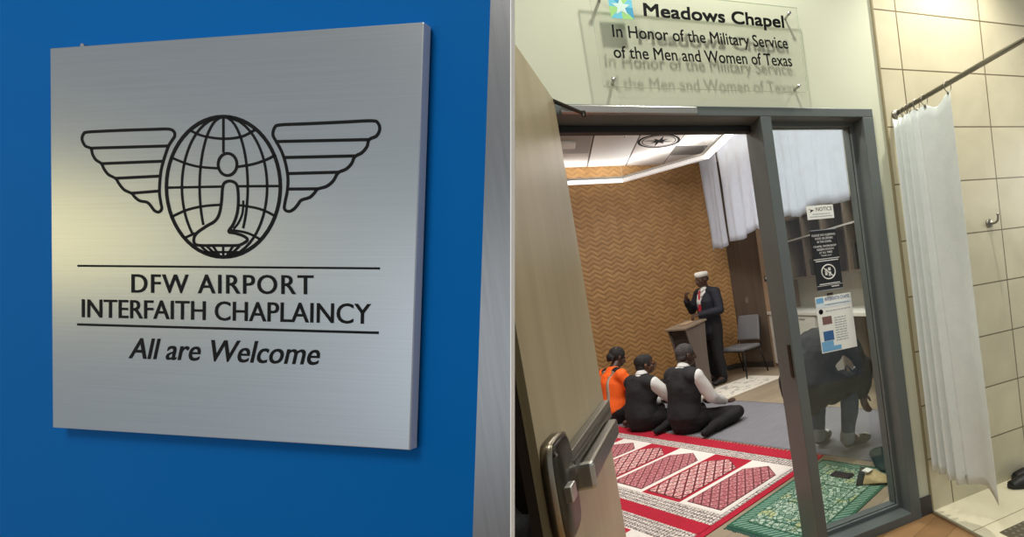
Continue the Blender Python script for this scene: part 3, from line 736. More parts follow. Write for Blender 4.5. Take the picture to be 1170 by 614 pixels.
q = MB(); q.box((.33, 0, 0), (.375, 4.1, .95), M['shelfwood']); q.build('back_panel', sh)
for k, y in enumerate((0, .62, 1.25, 1.75, 2.35, 2.95, 3.5, 4.06)):
    q = MB(); q.box((0, y, 0), (.33, y+.04, .95), M['shelfwood']); q.build('upright', sh)
for z in (0, .60, .92):
    q = MB(); q.box((.01, 0, z), (.33, 4.1, z+.028), M['shelfwood']); q.build('shelf', sh)
q = MB(); q.box((-.004, 0, .60), (.01, 4.1, .622), M['white']); q.build('shelf_edge', sh, label='bright white front edge')
bxm = mat('dark_box_card', s2l(70, 64, 60), .7)
for k, (y, w_, h_, cap) in enumerate(((6.35, .28, .24, 'dark box on the lower shelf at its far end'), (5.2, .2, .34, 'dark storage box standing beside a shelf upright'))):
    q = MB(); q.box((0, 0, 0), (.22, w_, h_), bxm); q.box((-.003, -.003, h_-.05), (.223, w_+.003, h_), bxm); o = q.build('storage_box', bevel=.004, label=cap, cat='box', group='storage boxes on the wall shelf'); o.location = (3.53, y, 1.449)
fm = empty('framed_notice', (XR-.002, 4.05, 1.03), label='black framed white notice standing on the counter wall', cat='frame')
fm.location = (3.70, 4.32, .946)
q = MB()
for a, b in (((0, 0, 0), (.02, .30, .02)), ((0, 0, .42), (.02, .30, .44)), ((0, 0, .02), (.02, .02, .42)), ((0, .28, .02), (.02, .30, .42))): q.box(a, b, M['blackplastic'])
q.build('frame', fm); q = MB(); q.box((.008, .02, .02), (.016, .28, .42), paperb); q.build('sheet', fm)
th_ = empty('thermostat', (3.31, 7.50, 1.505), label='small dark wall control with a white face on the tan wall', cat='thermostat')
q = MB(); q.box((-.075, -.016, -.045), (.075, 0, .045), M['blackplastic']); q.build('casing', th_, bevel=.004)
q = MB(); q.box((-.06, -.018, -.012), (.045, -.016, .03), M['whiteink']); q.build('display', th_)
# light switch on the wood wall
sw = empty('light_switch', (2.86+.34*.44, YB-.60*.44, 1.18), math.atan2(-.60, .34), label='small switch plate on the dark wood wall above the chair', cat='switch')
q = MB(); q.box((-.035, -.008, -.058), (.035, 0, .058), mat('brown_plate', s2l(118, 104, 94), .4)); q.build('plate', sw, bevel=.002)
q = MB(); q.box((-.012, -.012, -.025), (.012, -.008, .025), mat('brown_rocker', s2l(140, 126, 116), .4)); q.build('rocker', sw)

# ------------------------------------------------------------------ lectern
E2 = Vector((cos(rad(27.3)), sin(rad(27.3)), 0))
le = empty('lectern', (1.68, 6.93, 0), rad(27.3)+pi, label='grey-brown wooden lectern with curved sides in front of the speaker', cat='lectern')
le.scale = (.76, .74, .955)
# local: +x towards the audience, y across
def prof(z):   # front edge / back edge along x for the side panels
    t = z/1.0
    return (.13+.16*t**2.2, -.17+.03*sin(pi*t)-.05*t)
for sy_ in (-.27, .245):
    q = MB(); n = 14; fr_ = [(prof(k/n)[0], k/n*1.0) for k in range(n+1)]; bk = [(prof(k/n)[1], k/n*1.04+.0) for k in range(n, -1, -1)]
    q.prism([(x, sy_, z) for x, z in fr_+bk], (0, .025, 0), M['podwood']); q.build('side_panel', le)
q = MB(); n = 14
for k in range(n):
    z0_, z1_ = k/n*.98, (k+1)/n*.98
    q.poly([(prof(z0_)[0]-.05, -.245, z0_), (prof(z0_)[0]-.05, .245, z0_), (prof(z1_)[0]-.05, .245, z1_), (prof(z1_)[0]-.05, -.245, z1_)], M['podrecess'])
o = q.build('front_panel', le); o.modifiers.new('t', 'SOLIDIFY').thickness = .018
q = MB(); q.poly([(.33, -.30, .985), (.33, .30, .985), (-.25, .30, 1.065), (-.25, -.30, 1.065), (.33, -.30, 1.012), (.33, .30, 1.012), (-.25, .30, 1.092), (-.25, -.30, 1.092)], M['podtop'],
       [(0, 3, 2, 1), (4, 5, 6, 7), (0, 1, 5, 4), (1, 2, 6, 5), (2, 3, 7, 6), (3, 0, 4, 7)]); q.build('top', le, bevel=.004)
q = MB(); q.box((-.22, -.29, 0), (.18, .29, .035), M['podwood']); q.build('base', le, bevel=.004)
tanp = mat('tan_book', s2l(176, 150, 120), .6)
q = MB(); q.poly([(.12, -.12, 1.046), (.12, .1, 1.046), (-.12, .1, 1.079), (-.12, -.12, 1.079), (.12, -.12, 1.052), (.12, .1, 1.052), (-.12, .1, 1.085), (-.12, -.12, 1.085)], tanp,
       [(0, 3, 2, 1), (4, 5, 6, 7), (0, 1, 5, 4), (1, 2, 6, 5), (2, 3, 7, 6), (3, 0, 4, 7)]); o = q.build('booklet', label='tan booklet lying on the lectern top', cat='booklet'); o.location = le.location; o.rotation_euler = le.rotation_euler; o.scale = le.scale

# ------------------------------------------------------------------ chair
ch = empty('stacking_chair', (2.60, 7.36, 0), rad(122), label='grey upholstered armless chair with dark legs beside the wood wall', cat='chair')
# local: faces +y... backrest at -y
q = MB(); q.box((-.24, -.22, .43), (.24, .25, .49), M['chairfab']); q.build('seat', ch, bevel=.025)
def bk_sec(z): return -.235-.10*((z-.5)/.45)
q = MB(); vs = []; n = 10
for j in range(n+1):
    z = .54+.40*j/n; w_ = .225*(1-.10*(j/n)**3)
    for i in range(9):
        x = -w_+2*w_*i/8; y = bk_sec(z)-.02*(1-(x/w_)**2); vs.append((x, y, z))
q.poly(vs, M['chairfab'], [(j*9+i, j*9+i+1, (j+1)*9+i+1, (j+1)*9+i) for j in range(n) for i in range(8)])
o = q.build('backrest', ch, True); o.modifiers.new('t', 'SOLIDIFY').thickness = .04; b_ = o.modifiers.new('b', 'BEVEL'); b_.width = .012; b_.segments = 2
for s in (-1, 1):
    q = MB(); q.tube([(s*.235, .24, .44), (s*.25, .27, 0)], .012, M['chairleg'], 10); q.build('leg', ch, True)
    q = MB(); q.tube([(s*.235, -.18, .44), (s*.25, -.31, 0)], .012, M['chairleg'], 10); q.build('leg', ch, True)
    q = MB(); q.tube(smooth_path([(s*.235, .22, .43), (s*.237, -.2, .43), (s*.237, -.245, .5), (s*.225, -.33, .9)], 5), .011, M['chairleg'], 10); q.build('side_frame', ch, True)
for y in (-.18, .22):
    q = MB(); q.tube([(-.235, y, .425), (.235, y, .425)], .010, M['chairleg'], 8); q.build('crossbar', ch, True)

# ------------------------------------------------------------------ carpets
O0 = Vector((.589, 2.788, 0)); RA = rad(27.3)
def stuff_mat(name, f): 
    m = mat(name, (.5, .5, .5), .95); g = G(m); o = g.obj(); f(g, o); return m
redm = mat('carpet_red', s2l(178, 18, 48), .95, noise_amt=.15, nscale=60, bump=.4, bscale=300)
creamm = mat('carpet_cream', s2l(234, 228, 222), .95, noise_amt=.05, nscale=60, bump=.3, bscale=300)
darkl = mat('carpet_dark_line', s2l(96, 40, 48), .95)
def f_band(g, o):
    a = g.m('FRACT', g.m('MULTIPLY', o[0], 1/.034)); b = g.m('FRACT', g.m('MULTIPLY', o[1], 1/.030))
    x = g.m('GREATER_THAN', g.m('ADD', g.m('ABSOLUTE', g.m('SUBTRACT', a, .5)), g.m('ABSOLUTE', g.m('SUBTRACT', b, .5))), .46)
    y = g.m('GREATER_THAN', g.noise(95, 2), .52)
    g.color(g.mix(g.m('MULTIPLY', g.m('ADD', x, y), .5), s2l(228, 221, 214), s2l(74, 54, 54)))
bandm = stuff_mat('carpet_patterned_band', f_band)
def lattice(c1, c2, c3, k):
    def f(g, o):
        a = g.m('FRACT', g.m('MULTIPLY', g.m('ADD', o[0], g.m('MULTIPLY', o[1], 1.1)), k)); b = g.m('FRACT', g.m('MULTIPLY', g.m('SUBTRACT', o[0], g.m('MULTIPLY', o[1], 1.1)), k))
        l1 = g.m('LESS_THAN', g.m('MINIMUM', a, b), .2)
        d = g.m('LESS_THAN', g.m('ADD', g.m('ABSOLUTE', g.m('SUBTRACT', a, .6)), g.m('ABSOLUTE', g.m('SUBTRACT', b, .6))), .25)
        base = g.mix(g.m('GREATER_THAN', g.noise(70, 2), .5), c1, c2)
        g.color(g.mix(d, g.mix(l1, base, c3), c2))
    return f
latA = stuff_mat('carpet_pink_lattice', lattice(s2l(206, 150, 150), s2l(170, 88, 98), s2l(112, 52, 60), 11))
latB = stuff_mat('carpet_dark_lattice', lattice(s2l(226, 204, 196), s2l(196, 120, 124), s2l(104, 24, 40), 9.5))
pc = MB()
def rect(mb, s0, s1, t0, t1, z, m): mb.prism([(s0, t0, z), (s1, t0, z), (s1, t1, z), (s0, t1, z)], (0, 0, .0012), m)
T1 = 3.75
pc.box((-1.0, 0, 0), (1.30, T1, .006), redm)
rect(pc, -.95, 1.16, .055, T1, .006, bandm)       # pattern field
rect(pc, -.012, .105, .05, T1, .0075, redm)         # red stripe between rows (near row boundary)
rect(pc, 1.155, 1.30, 0, T1, .0075, redm)
rect(pc, -.135, -.012, .055, T1, .0075, bandm)
rect(pc, -.95, -.150, .10, T1, .0078, creamm); rect(pc, .232, 1.035, .092, T1, .0078, creamm)
edges = [.094, .50, .955, 1.41, 1.865, 2.32, 2.775, 3.23, 3.69]
for i in range(8):
    a, b = edges[i], edges[i+1]
    for (s0, s1) in ((.24, 1.03), (-.94, -.16)):
        white = (i % 2 == 0)
        g0, g1 = (creamm, latA) if white else (redm, latB)
        rect(pc, s0, s1, a+.012, b-.012, .0092, g0)
        m0, m1 = a+.035, b-.035; mid = (a+b)/2; sh_ = s1-.17; tip = s1-.05
        def pent(k, z, m): pc.prism([(s0+.03+k, m0+k, z), (sh_, m0+k, z), (tip-k, mid-(0), z), (sh_, m1-k, z), (s0+.03+k, m1-k, z)], (0, 0, .0012), m)
        pent(0, .0104, darkl); pent(.009, .0112, g1)
rug1 = pc.build('prayer_carpet', label='long red and cream carpet woven with rows of pointed prayer niches', cat='carpet'); rug1.location = O0; rug1.rotation_euler = (0, 0, RA)
q = MB()
for k in range(90):
    t = .01+k*(T1-.02)/90; q.box((1.30, t, 0), (1.335+random.uniform(-.006, .006), t+.018, .004), redm)
q.build('fringe', rug1, kind='stuff')

gm = mat('rug_green', s2l(40, 92, 70), .95, noise_amt=.15, nscale=50)
gteal = mat('rug_teal_fringe', s2l(26, 84, 74), .95)
def f_green(g, o):
    v = g.N.new('ShaderNodeTexVoronoi'); v.feature = 'DISTANCE_TO_EDGE'; v.inputs['Scale'].default_value = 30; g.L.new(g.vec, v.inputs['Vector'])
    l = g.m('LESS_THAN', v.outputs['Distance'], .07); n = g.m('GREATER_THAN', g.noise(38, 3), .5)
    n2 = g.m('GREATER_THAN', g.noise(6, 2), .6)
    c = g.mix(n, s2l(172, 192, 174), s2l(112, 144, 124)); c = g.mix(n2, c, s2l(168, 178, 130)); g.color(g.mix(l, c, s2l(44, 92, 74)))
gfield = stuff_mat('rug_green_field', f_green)
def f_gb(g, o):
    a = g.m('FRACT', g.m('MULTIPLY', g.m('ADD', o[0], o[1]), 26)); n = g.noise(60, 2)
    g.color(g.mix(g.m('GREATER_THAN', g.m('ADD', a, g.m('MULTIPLY', n, .6)), .8), s2l(116, 156, 136), s2l(50, 96, 78)))
gband = stuff_mat('rug_green_border', f_gb)
GO = Vector((.738, 2.828, 0))
g2 = MB()
def clip_rect(mb, s0, s1, t0, t1, z, m, h=.0012):
    # keep the rug inside the room: cut the corner that would run under the door frame
    pts = [Vector((s0, t0)), Vector((s1, t0)), Vector((s1, t1)), Vector((s0, t1))]
    def wy(p): return GO.y+p.x*sin(RA)+p.y*cos(RA)-2.40
    out = []
    for i in range(4):
        a, b = pts[i], pts[(i+1) % 4]; fa, fb = wy(a), wy(b)
        if fa >= 0: out.append(a)
        if (fa >= 0) != (fb >= 0): out.append(a+(b-a)*(fa/(fa-fb)))
    if len(out) > 2: mb.prism([(p.x, p.y, z) for p in out], (0, 0, h), m)
TN = -.655
clip_rect(g2, 0, 1.10, TN, -.005, 0, gm, .005)
clip_rect(g2, .02, 1.08, TN+.02, -.025, .005, gband); clip_rect(g2, .085, 1.02, TN+.085, -.09, .0062, gm); clip_rect(g2, .095, 1.01, TN+.095, -.10, .0074, gfield)
clip_rect(g2, .16, .95, TN+.16, -.165, .0086, gm, .001); clip_rect(g2, .168, .942, TN+.168, -.173, .0092, gfield)
clip_rect(g2, .40, .415, TN+.168, -.173, .0102, gm, .001); clip_rect(g2, .70, .712, TN+.168, -.173, .0102, gm, .001)
grn = g2.build('prayer_rug', label='green patterned prayer rug on the floor by the sidelight', cat='rug'); grn.location = GO; grn.rotation_euler = (0, 0, RA)
q = MB()
for k in range(16):
    t = -.01-k*.018; q.box((-.03+random.uniform(-.008, .004), t-.012, 0), (0, t, .003), gteal)
q.build('fringe', grn, kind='stuff')

# grey runner, with fine ribs
def f_grey(g, o):
    n = g.noise(3, 4, (1, 14, 1)); n2 = g.noise(150, 2)
    g.color(g.mix(g.m('ADD', g.m('MULTIPLY', n, .7), g.m('MULTIPLY', n2, .3)), s2l(104, 104, 110), s2l(140, 140, 148)))
greym = stuff_mat('grey_mat_weave', f_grey)
q = MB(); vs = []
n1, n2_ = 24, 60
for j in range(n2_+1):
    for i in range(n1+1):
        s = 1.345+1.22*i/n1; t = -1.55+5.2*j/n2_
        vs.append((s, t, .004+.006*max(0, noise.noise(Vector((s*3, t*2.2, 2))))))
nv_ = len(vs); vs += [(x, y, 0) for x, y, z in vs]
W1 = n1+1; fs = []
for j in range(n2_):
    for i in range(n1): fs.append((j*W1+i, j*W1+i+1, (j+1)*W1+i+1, (j+1)*W1+i)); fs.append((nv_+j*W1+i, nv_+(j+1)*W1+i, nv_+(j+1)*W1+i+1, nv_+j*W1+i+1))
for j in range(n2_): fs.append((j*W1, (j+1)*W1, nv_+(j+1)*W1, nv_+j*W1)); fs.append((j*W1+n1, nv_+j*W1+n1, nv_+(j+1)*W1+n1, (j+1)*W1+n1))
for i in range(n1): fs.append((i, nv_+i, nv_+i+1, i+1)); fs.append((n2_*W1+i, n2_*W1+i+1, nv_+n2_*W1+i+1, nv_+n2_*W1+i))
q.poly(vs, greym, fs); gr = q.build('floor_runner', None, True, label='plain grey floor runner beyond the red carpet', cat='runner'); gr.location = O0; gr.rotation_euler = (0, 0, RA)

def f_cream(g, o):
    n = g.m('GREATER_THAN', g.noise(9, 3), .56); g.color(g.mix(n, s2l(226, 222, 210), s2l(176, 176, 168)))
crm = stuff_mat('rug_cream_field', f_cream); crb = mat('rug_cream_border', s2l(228, 224, 212), .9)
q = MB(); q.box((2.62, 2.32, 0), (3.86, 3.0, .006), crb); rect(q, 2.72, 3.76, 2.40, 2.92, .006, crm)
cr = q.build('prayer_rug', label='cream prayer rug lying between the lectern and the cabinets', cat='rug'); cr.location = O0; cr.rotation_euler = (0, 0, RA)

# folded corner of the green rug: beige underside with a dark band
tanm = mat('rug_underside', s2l(178, 160, 116), .9, noise_amt=.12, nscale=40)
dkg = mat('dark_green_cloth', s2l(16, 42, 40), .9, noise_amt=.3, nscale=20, bump=.4, bscale=30)
fl_ = lambda x, y, z=0: at(x, y, (0, 0, z), (0, 0, 1))
def quadstrip(name, rows, m, parent=None, **kw):
    q = MB(); n = len(rows[0]); vs = [p for r in rows for p in r]
    q.poly(vs, m, [(j*n+i, j*n+i+1, (j+1)*n+i+1, (j+1)*n+i) for j in range(len(rows)-1) for i in range(n-1)])
    o = q.build(name, parent, True, **kw); o.modifiers.new('t', 'SOLIDIFY').thickness = .004; return o
def lp(x, y, z):      # rug-local point
    return grn.matrix_basis.inverted() @ fl_(x, y, z)
quadstrip('turned_corner', [[lp(989, 535, .02), lp(1000, 537, .035), lp(1018, 546, .03)], [lp(987, 545, .018), lp(1002, 549, .03), lp(1017, 552, .02)], [lp(985, 554, .014), lp(1000, 553, .02), lp(1015, 552, .012)]], tanm, grn, label='beige underside of the turned-over corner')
quadstrip('turned_band', [[lp(983, 534, .016), lp(990, 535, .021)], [lp(980, 545, .014), lp(988, 545, .019)], [lp(978, 555, .012), lp(986, 554, .015)]], dkg, grn)
# dark green rug bundle beyond
q = MB(); vs = []
base = fl_(1013, 531, .0)
e = blob('folded_rug', [('e', (0, 0, .045), (.16, .085, .045)), ('e', (.08, .05, .075), (.13, .06, .045)), ('e', (-.05, -.04, .03), (.14, .05, .032)), ('e', (.12, -.05, .04), (.12, .06, .04))], dkg, None, .012, 3, None, 0, .012, label='dark green folded rug lying beyond the green prayer rug', cat='rug')
e.location = base+Vector((.02, .0, -.004)); e.rotation_euler = (0, 0, RA+.4); e.scale = (1.15, 1.3, .58)
ph = empty('phone', fl_(962, 543.5, .012), RA, label='black mobile phone lying on the green prayer rug', cat='phone')
q = MB(); q.box((-.04, -.08, 0), (.04, .08, .009), M['blackplastic']); q.build('case', ph, bevel=.004)
q = MB(); q.box((-.036, -.075, .009), (.036, .075, .0098), mat('phone_glass', s2l(40, 46, 56), .12)); q.build('screen', ph)
cp = MB(); cp.box((-.035, -.025, 0), (.035, .025, .006), paper); o = cp.build('folded_card', bevel=.001, label='small white card on the turned rug corner', cat='card'); o.location = fl_(991, 538, .045); o.rotation_euler = (.1, .1, RA)

# ------------------------------------------------------------------ people
def hand_items(w, tip, side, curl=.35, s=1.0):
    """palm, four unequal bent fingers, thumb from the side; w wrist, tip: pointing vector, side: thumb side vector"""
    w = Vector(w); d = Vector(tip).normalized(); sd = Vector(side); sd = (sd-d*sd.dot(d)).normalized(); n = d.cross(sd).normalized()
    it = [('c', w, .026*s, w+d*.035*s, .028*s), ('s', [(w+d*.02*s, .034*s, .016*s), (w+d*.055*s, .042*s, .017*s), (w+d*.09*s, .040*s, .014*s)], sd)]
    for k, (off, ln) in enumerate(((.030, .072), (.010, .080), (-.010, .074), (-.029, .060))):
        a = w+(d*.088+sd*off)*s; b = a+(d*cos(curl)+n*sin(curl)*1)*ln*.5*s; c = b+(d*cos(curl*2.4)+n*sin(curl*2.4))*ln*.5*s
        it += [('c', a, .0098*s, b, .0092*s), ('c', b, .0092*s, c, .0078*s)]
    a = w+(d*.03+sd*.032)*s; b = a+(d*.7+sd*.7).normalized()*.04*s; c = b+(d*.95+sd*.2+n*.2).normalized()*.032*s
    it += [('c', a, .0145*s, b, .0115*s), ('c', b, .0115*s, c, .0095*s)]
    return it
def head_items(c, f, up, s=1.0, hair=None):
    c = Vector(c); f = Vector(f).normalized(); up = Vector(up); up = (up-f*up.dot(f)).normalized(); x = f.cross(up)
    R = Matrix((x, f, up)).transposed()
    P = lambda a, b, d: c+(x*a+f*b+up*d)*s
    E = lambda p, r: ('e', P(*p), tuple(v*s for v in r), R)
    it = [E((0, -.012, .03), (.074, .094, .086)), E((0, .022, -.035), (.060, .066, .080)), E((0, .050, -.078), (.032, .032, .026)),
          E((0, .075, .012), (.05, .016, .014)), ('c', P(0, .084, .005), .010*s, P(0, .106, -.030), .0145*s), E((.014, .093, -.033), (.010, .010, .008)), E((-.014, .093, -.033), (.010, .010, .008)),
          E((0, .084, -.058), (.026, .013, .007)), E((0, .082, -.068), (.022, .013, .008)), E((.04, .064, -.02), (.02, .018, .016)), E((-.04, .064, -.02), (.02, .018, .016)),
          E((.076, -.006, -.010), (.010, .020, .032)), E((-.076, -.006, -.010), (.010, .020, .032)), E((.082, -.016, -.004), (.008, .010, .022)), E((-.082, -.016, -.004), (.008, .010, .022))]
    return it, P, R

def make_person(name, loc, heading, J, label, skin, outfit, headdir, headup=(0, 0, 1), hair='short', hairmat=None, hs=1.0):
    """J: joints in the person's own frame (x right, y forward, z up); heading: world direction faced"""
    rz = math.atan2(heading[1], heading[0])-pi/2
    root = empty('person', loc, rz, label=label, cat='person')
    V = {k: Vector(v) for k, v in J.items()}
    sh = (V['shR']-V['shL']).normalized()
    neck, chest, waist, pel = V['neck'], V['chest'], V['waist'], V['pelvis']
    head = V['head']
    def torso(o, upto=True):
        ss = [(pel-(waist-pel)*.25, .150+o, .105+o), (pel, .168+o, .118+o), (waist, .148+o, .108+o), (chest, .172+o, .122+o), (chest+(neck-chest)*.55, .165+o, .098+o)]
        if upto: ss.append((chest+(neck-chest)*.85, .10+o*.6, .075+o*.6))
        return [('s', ss, sh)]
    def arm(sd, o, full=True):
        s_, e_, w_ = V['sh'+sd], V['el'+sd], V['wr'+sd]
        it = [('c', chest+(neck-chest)*.7+(s_-chest)*.25, .055+o, s_, .058+o), ('c', s_, .056+o, e_, .042+o), ('c', e_, .043+o, w_, .029+o)]
        return it
    def leg(sd, o):
        h, k, a = V['hip'+sd], V['kn'+sd], V['an'+sd]
        return [('c', h, .090+o, k, .060+o), ('c', k, .060+o, k+(a-k)*.35, .058+o), ('c', k+(a-k)*.35, .058+o, a, .040+o)]
    hi, P, R = head_items(head, headdir, headup, hs)
    nk = [('c', neck-(head-neck)*.25, .066, head+Vector((0, -.01, -.05)), .056)]
    body = torso(-.004)+arm('R', 0)+arm('L', 0)+leg('R', 0)+leg('L', 0)+hi+nk
    for sd in 'RL':
        body += hand_items(V['wr'+sd], V['hd'+sd], V['th'+sd], outfit.get('curl', .35))
        body += [('c', V['an'+sd], .042, V['toe'+sd], .034)]
    body_o = blob('body', body, skin, root, .0062, 2)
    # hair: cap over the skull
    hm_ = hairmat or M['hair']
    fz = Vector(headdir).normalized(); upv = Vector(headup); upv = (upv-fz*upv.dot(fz)).normalized()
    if hair == 'short':
        def hc(p):
            q_ = p-head; b, d = q_.dot(fz), q_.dot(upv)
            return (b > .045*hs and d < .085*hs) or d < (-.045+.9*max(0, b+.01))*hs*1.0
        blob('hair', [('e', P(0, -.012, .032), (.079*hs, .100*hs, .091*hs), R), ('e', P(0, -.045, -.02), (.070*hs, .055*hs, .06*hs), R)], hm_, root, .008, 2, hc, 0)
    elif hair == 'full':
        def hc(p):
            q_ = p-head; b, d = q_.dot(fz), q_.dot(upv); return (b > .04*hs and d < .07*hs)
        blob('hair', [('e', P(0, -.018, .036), (.086*hs, .104*hs, .094*hs), R), ('e', P(0, -.05, -.03), (.074*hs, .058*hs, .06*hs), R)], hm_, root, .008, 2, hc, 0, .006)
    elif hair == 'braids':
        it = [('e', P(0, -.018, .034), (.084*hs, .102*hs, .092*hs), R), ('e', P(0, -.10, -.02), (.05*hs, .04*hs, .045*hs), R)]
        for k in range(7):
            a = -.9+.3*k; it.append(('c', P(.06*sin(a), -.075, .0), .014, P(.072*sin(a), -.085, -.065), .011))
        blob('hair', it, hm_, root, .007, 1, lambda p: (p-head).dot(fz) > .045*hs and (p-head).dot(upv) < .07*hs, 0, .004)
    V['P'] = P; V['R'] = R
    return root, V, torso, arm, leg, P, R

SIT = dict(pelvis=(0, 0, .15), waist=(0, .02, .30), chest=(0, .05, .47), neck=(0, .07, .64), head=(0, .13, .785),
           shR=(.19, .06, .575), shL=(-.19, .06, .575), elR=(.25, .16, .33), elL=(-.25, .16, .33), wrR=(.19, .37, .225), wrL=(-.18, .36, .22),
           hdR=(.0, 1, -.35), hdL=(.0, 1, -.35), thR=(-1, 0, .2), thL=(1, 0, .2),
           hipR=(.10, .0, .13), hipL=(-.10, .0, .13), knR=(.30, .44, .09), knL=(-.26, .44, .10), anR=(.33, .05, .055), anL=(-.05, .22, .06), toeR=(.36, -.10, .045), toeL=(.08, .14, .05))

def seated_vest(loc, label, J, headdir, hair, hairmat, skin, hs=1.0, zsc=1.0):
    r, V, torso, arm, leg, P, R = make_person('person', loc, E2, J, label, skin, {'curl': .25}, headdir, (0, 0, 1), hair, hairmat, hs)
    nk = V['neck']
    blob('shirt', torso(.006)+arm('R', .020)[1:]+arm('L', .020)[1:]+[('c', nk-Vector((0, 0, .02)), .070, nk+Vector((0, .005, .03)), .070)], M['shirt'], r, .010, 3, None, 0, .006, label='white long-sleeved shirt')
    blob('vest', torso(.036, False)+[('s', [(V['waist'], .185, .14), (V['chest'], .215, .145), (V['chest']+(nk-V['chest'])*.5+Vector((0, -.012, 0)), .222, .128), (V['chest']+(nk-V['chest'])*.78+Vector((0, -.018, 0)), .185, .100), (V['chest']+(nk-V['chest'])*.93+Vector((0, -.02, 0)), .11, .075)], (1, 0, 0))]+[('c', nk+Vector((0, -.018, -.035)), .074, nk*.22+V[k_]*.78+Vector((0, -.016, -.010)), .096) for k_ in ('shR', 'shL')], M['vest'], r, .011, 4, None, 0, .006, label='black waistcoat')
    blob('trousers', leg('R', .014)+leg('L', .014)+[('s', [(V['pelvis']-Vector((0, 0, .09)), .18, .14), (V['pelvis']+Vector((0, 0, .06)), .17, .13)], (1, 0, 0))], M['blacktr'], r, .012, 4, lambda p: p.z < .004, 0, .007, label='black trousers')
    for sd in 'RL':
        blob('sock', [('c', V['an'+sd], .046, V['toe'+sd], .037)], M['blacktr'], r, .009, 2)
    # collar
    q = MB(); cpts = [(nk+Vector((.070*cos(a), .004+.072*sin(a), .018+.012*sin(a)*-1))) for a in [2*pi*k/24 for k in range(24)]]
    q.tube(cpts, .012, M['shirt'], 8, True); q.build('collar', r, True)
    r.scale = (1.07, 1.05, zsc)
    return r, V, P, R
def mod(base, **kw):
    d = dict(base); d.update(kw); return d

seated_vest((1.05, 5.03, .012), 'seated man nearest the camera in black waistcoat and white shirt', mod(SIT), Vector((.28, 1, -.12)), 'short', M['hair_gray'], M['skin_dark'], 1.04)
r2, V2, P2, R2 = seated_vest((.675, 5.54, .012), 'seated man in black waistcoat between the orange shirt and the nearest man', mod(SIT, neck=(0, .08, .60), head=(0, .15, .735), chest=(0, .06, .44), shR=(.19, .07, .535), shL=(-.19, .07, .535), elR=(.27, .20, .33), wrR=(.12, .40, .36), hdR=(-.5, .8, -.2)), Vector((.55, 1, -.1)), 'full', M['hair'], M['skin'], 1.0, .95)
q = MB(); gl = [P2(.03+.0*cos(a)+.030*cos(a), .104, .006+.022*sin(a)) for a in [2*pi*k/16 for k in range(16)]]
q.tube(gl, .0022, M['blackplastic'], 6, True); q.tube([P2(-.030+.028*cos(a), .104, .006+.022*sin(a)) for a in [2*pi*k/16 for k in range(16)]], .0022, M['blackplastic'], 6, True)
q.tube([P2(.06, .10, .008), P2(.082, .0, .006)], .002, M['blackplastic'], 6); q.tube([P2(-.06, .10, .008), P2(-.082, .0, .006)], .002, M['blackplastic'], 6); q.build('eyeglasses', r2, True)

# man in safety shirt
J1 = mod(SIT, head=(0, .17, .77), neck=(0, .08, .63))
r1, V1, torso, arm, leg, P1, R1 = make_person('person', (.44, 6.18, .012), E2, J1, 'seated person in an orange safety shirt with black braided hair', M['skin_dark'], {'curl': .3}, Vector((.12, 1, -.45)), (0, .3, 1), 'braids', M['hair'], 1.03)
blob('safety_shirt', torso(.024)+[('c', V1['shR'], .075, V1['elR'], .064), ('c', V1['shL'], .075, V1['elL'], .064), ('c', V1['chest'], .1, V1['shR'], .075), ('c', V1['chest'], .1, V1['shL'], .075)], M['orange'], r1, .011, 4, None, 0, .006, label='bright orange shirt')
blob('undershirt', arm('R', .008)+arm('L', .008), M['blacktr'], r1, .010, 3, None, 0, .003)
blob('trousers', leg('R', .014)+leg('L', .014)+[('s', [(V1['pelvis']-Vector((0, 0, .09)), .18, .14), (V1['pelvis']+Vector((0, 0, .04)), .17, .13)], (1, 0, 0))], M['blacktr'], r1, .012, 4, None, 0, .006, label='dark trousers')
for s in (-1, 1):      # reflective braces following the back and shoulder
    rows = []
    for k in range(14):
        a = k/13; z = .16+.46*a; yb = -.118-.022+.035*a+(.085 if a > .93 else 0)+.02*a**3; xx = s*(.085+.02*a)
        rows.append([(xx-.022, yb, z), (xx+.022, yb+.002, z)])
    rows += [[(s*.105-.022, -.02, .655), (s*.105+.022, -.02, .648)], [(s*.105-.022, .06, .66), (s*.105+.022, .06, .652)], [(s*.10-.022, .15, .60), (s*.10+.022, .15, .60)]]
    # project on the shirt from outside
    so = [c for c in r1.children if c.name.startswith('safety_shirt')][0]
    pr = []
    for a_, b_ in rows:
        rr = []
        for p in (a_, b_):
            p = Vector(p); ok, l_, n_, _i = so.closest_point_on_mesh(p); rr.append(l_+n_*.004)
        pr.append(rr)
    quadstrip('reflective_strip', [[Vector(p) for p in rw] for rw in pr], M['reflect'], r1, label='silver reflective strip')

# speaker at the lectern
ST = dict(pelvis=(0, 0, .95), waist=(0, .01, 1.10), chest=(0, .02, 1.28), neck=(0, .01, 1.46), head=(0, .045, 1.615),
          shR=(.20, .0, 1.41), shL=(-.20, .0, 1.41), elR=(.27, .10, 1.16), wrR=(.11, .27, 1.33), hdR=(-.2, .15, 1), thR=(-1, .3, 0),
          elL=(-.29, .02, 1.13), wrL=(-.18, .27, 1.11), hdL=(.3, 1, -.15), thL=(1, 0, .2),
          hipR=(.09, 0, .92), hipL=(-.09, 0, .92), knR=(.10, .02, .50), knL=(-.11, .03, .50), anR=(.10, -.02, .09), anL=(-.12, 0, .09), toeR=(.12, .13, .04), toeL=(-.15, .15, .04))
HD = Vector((-.95, -.30, 0)).normalized()
r, V, torso, arm, leg, P, R = make_person('person', (2.13, 7.25, 0), HD, ST, 'standing speaker in navy suit, red tie and white cap behind the lectern', M['skin_dark'], {'curl': .6}, Vector((-.10, 1, -.08)), (0, 0, 1), 'none', None, 1.0)
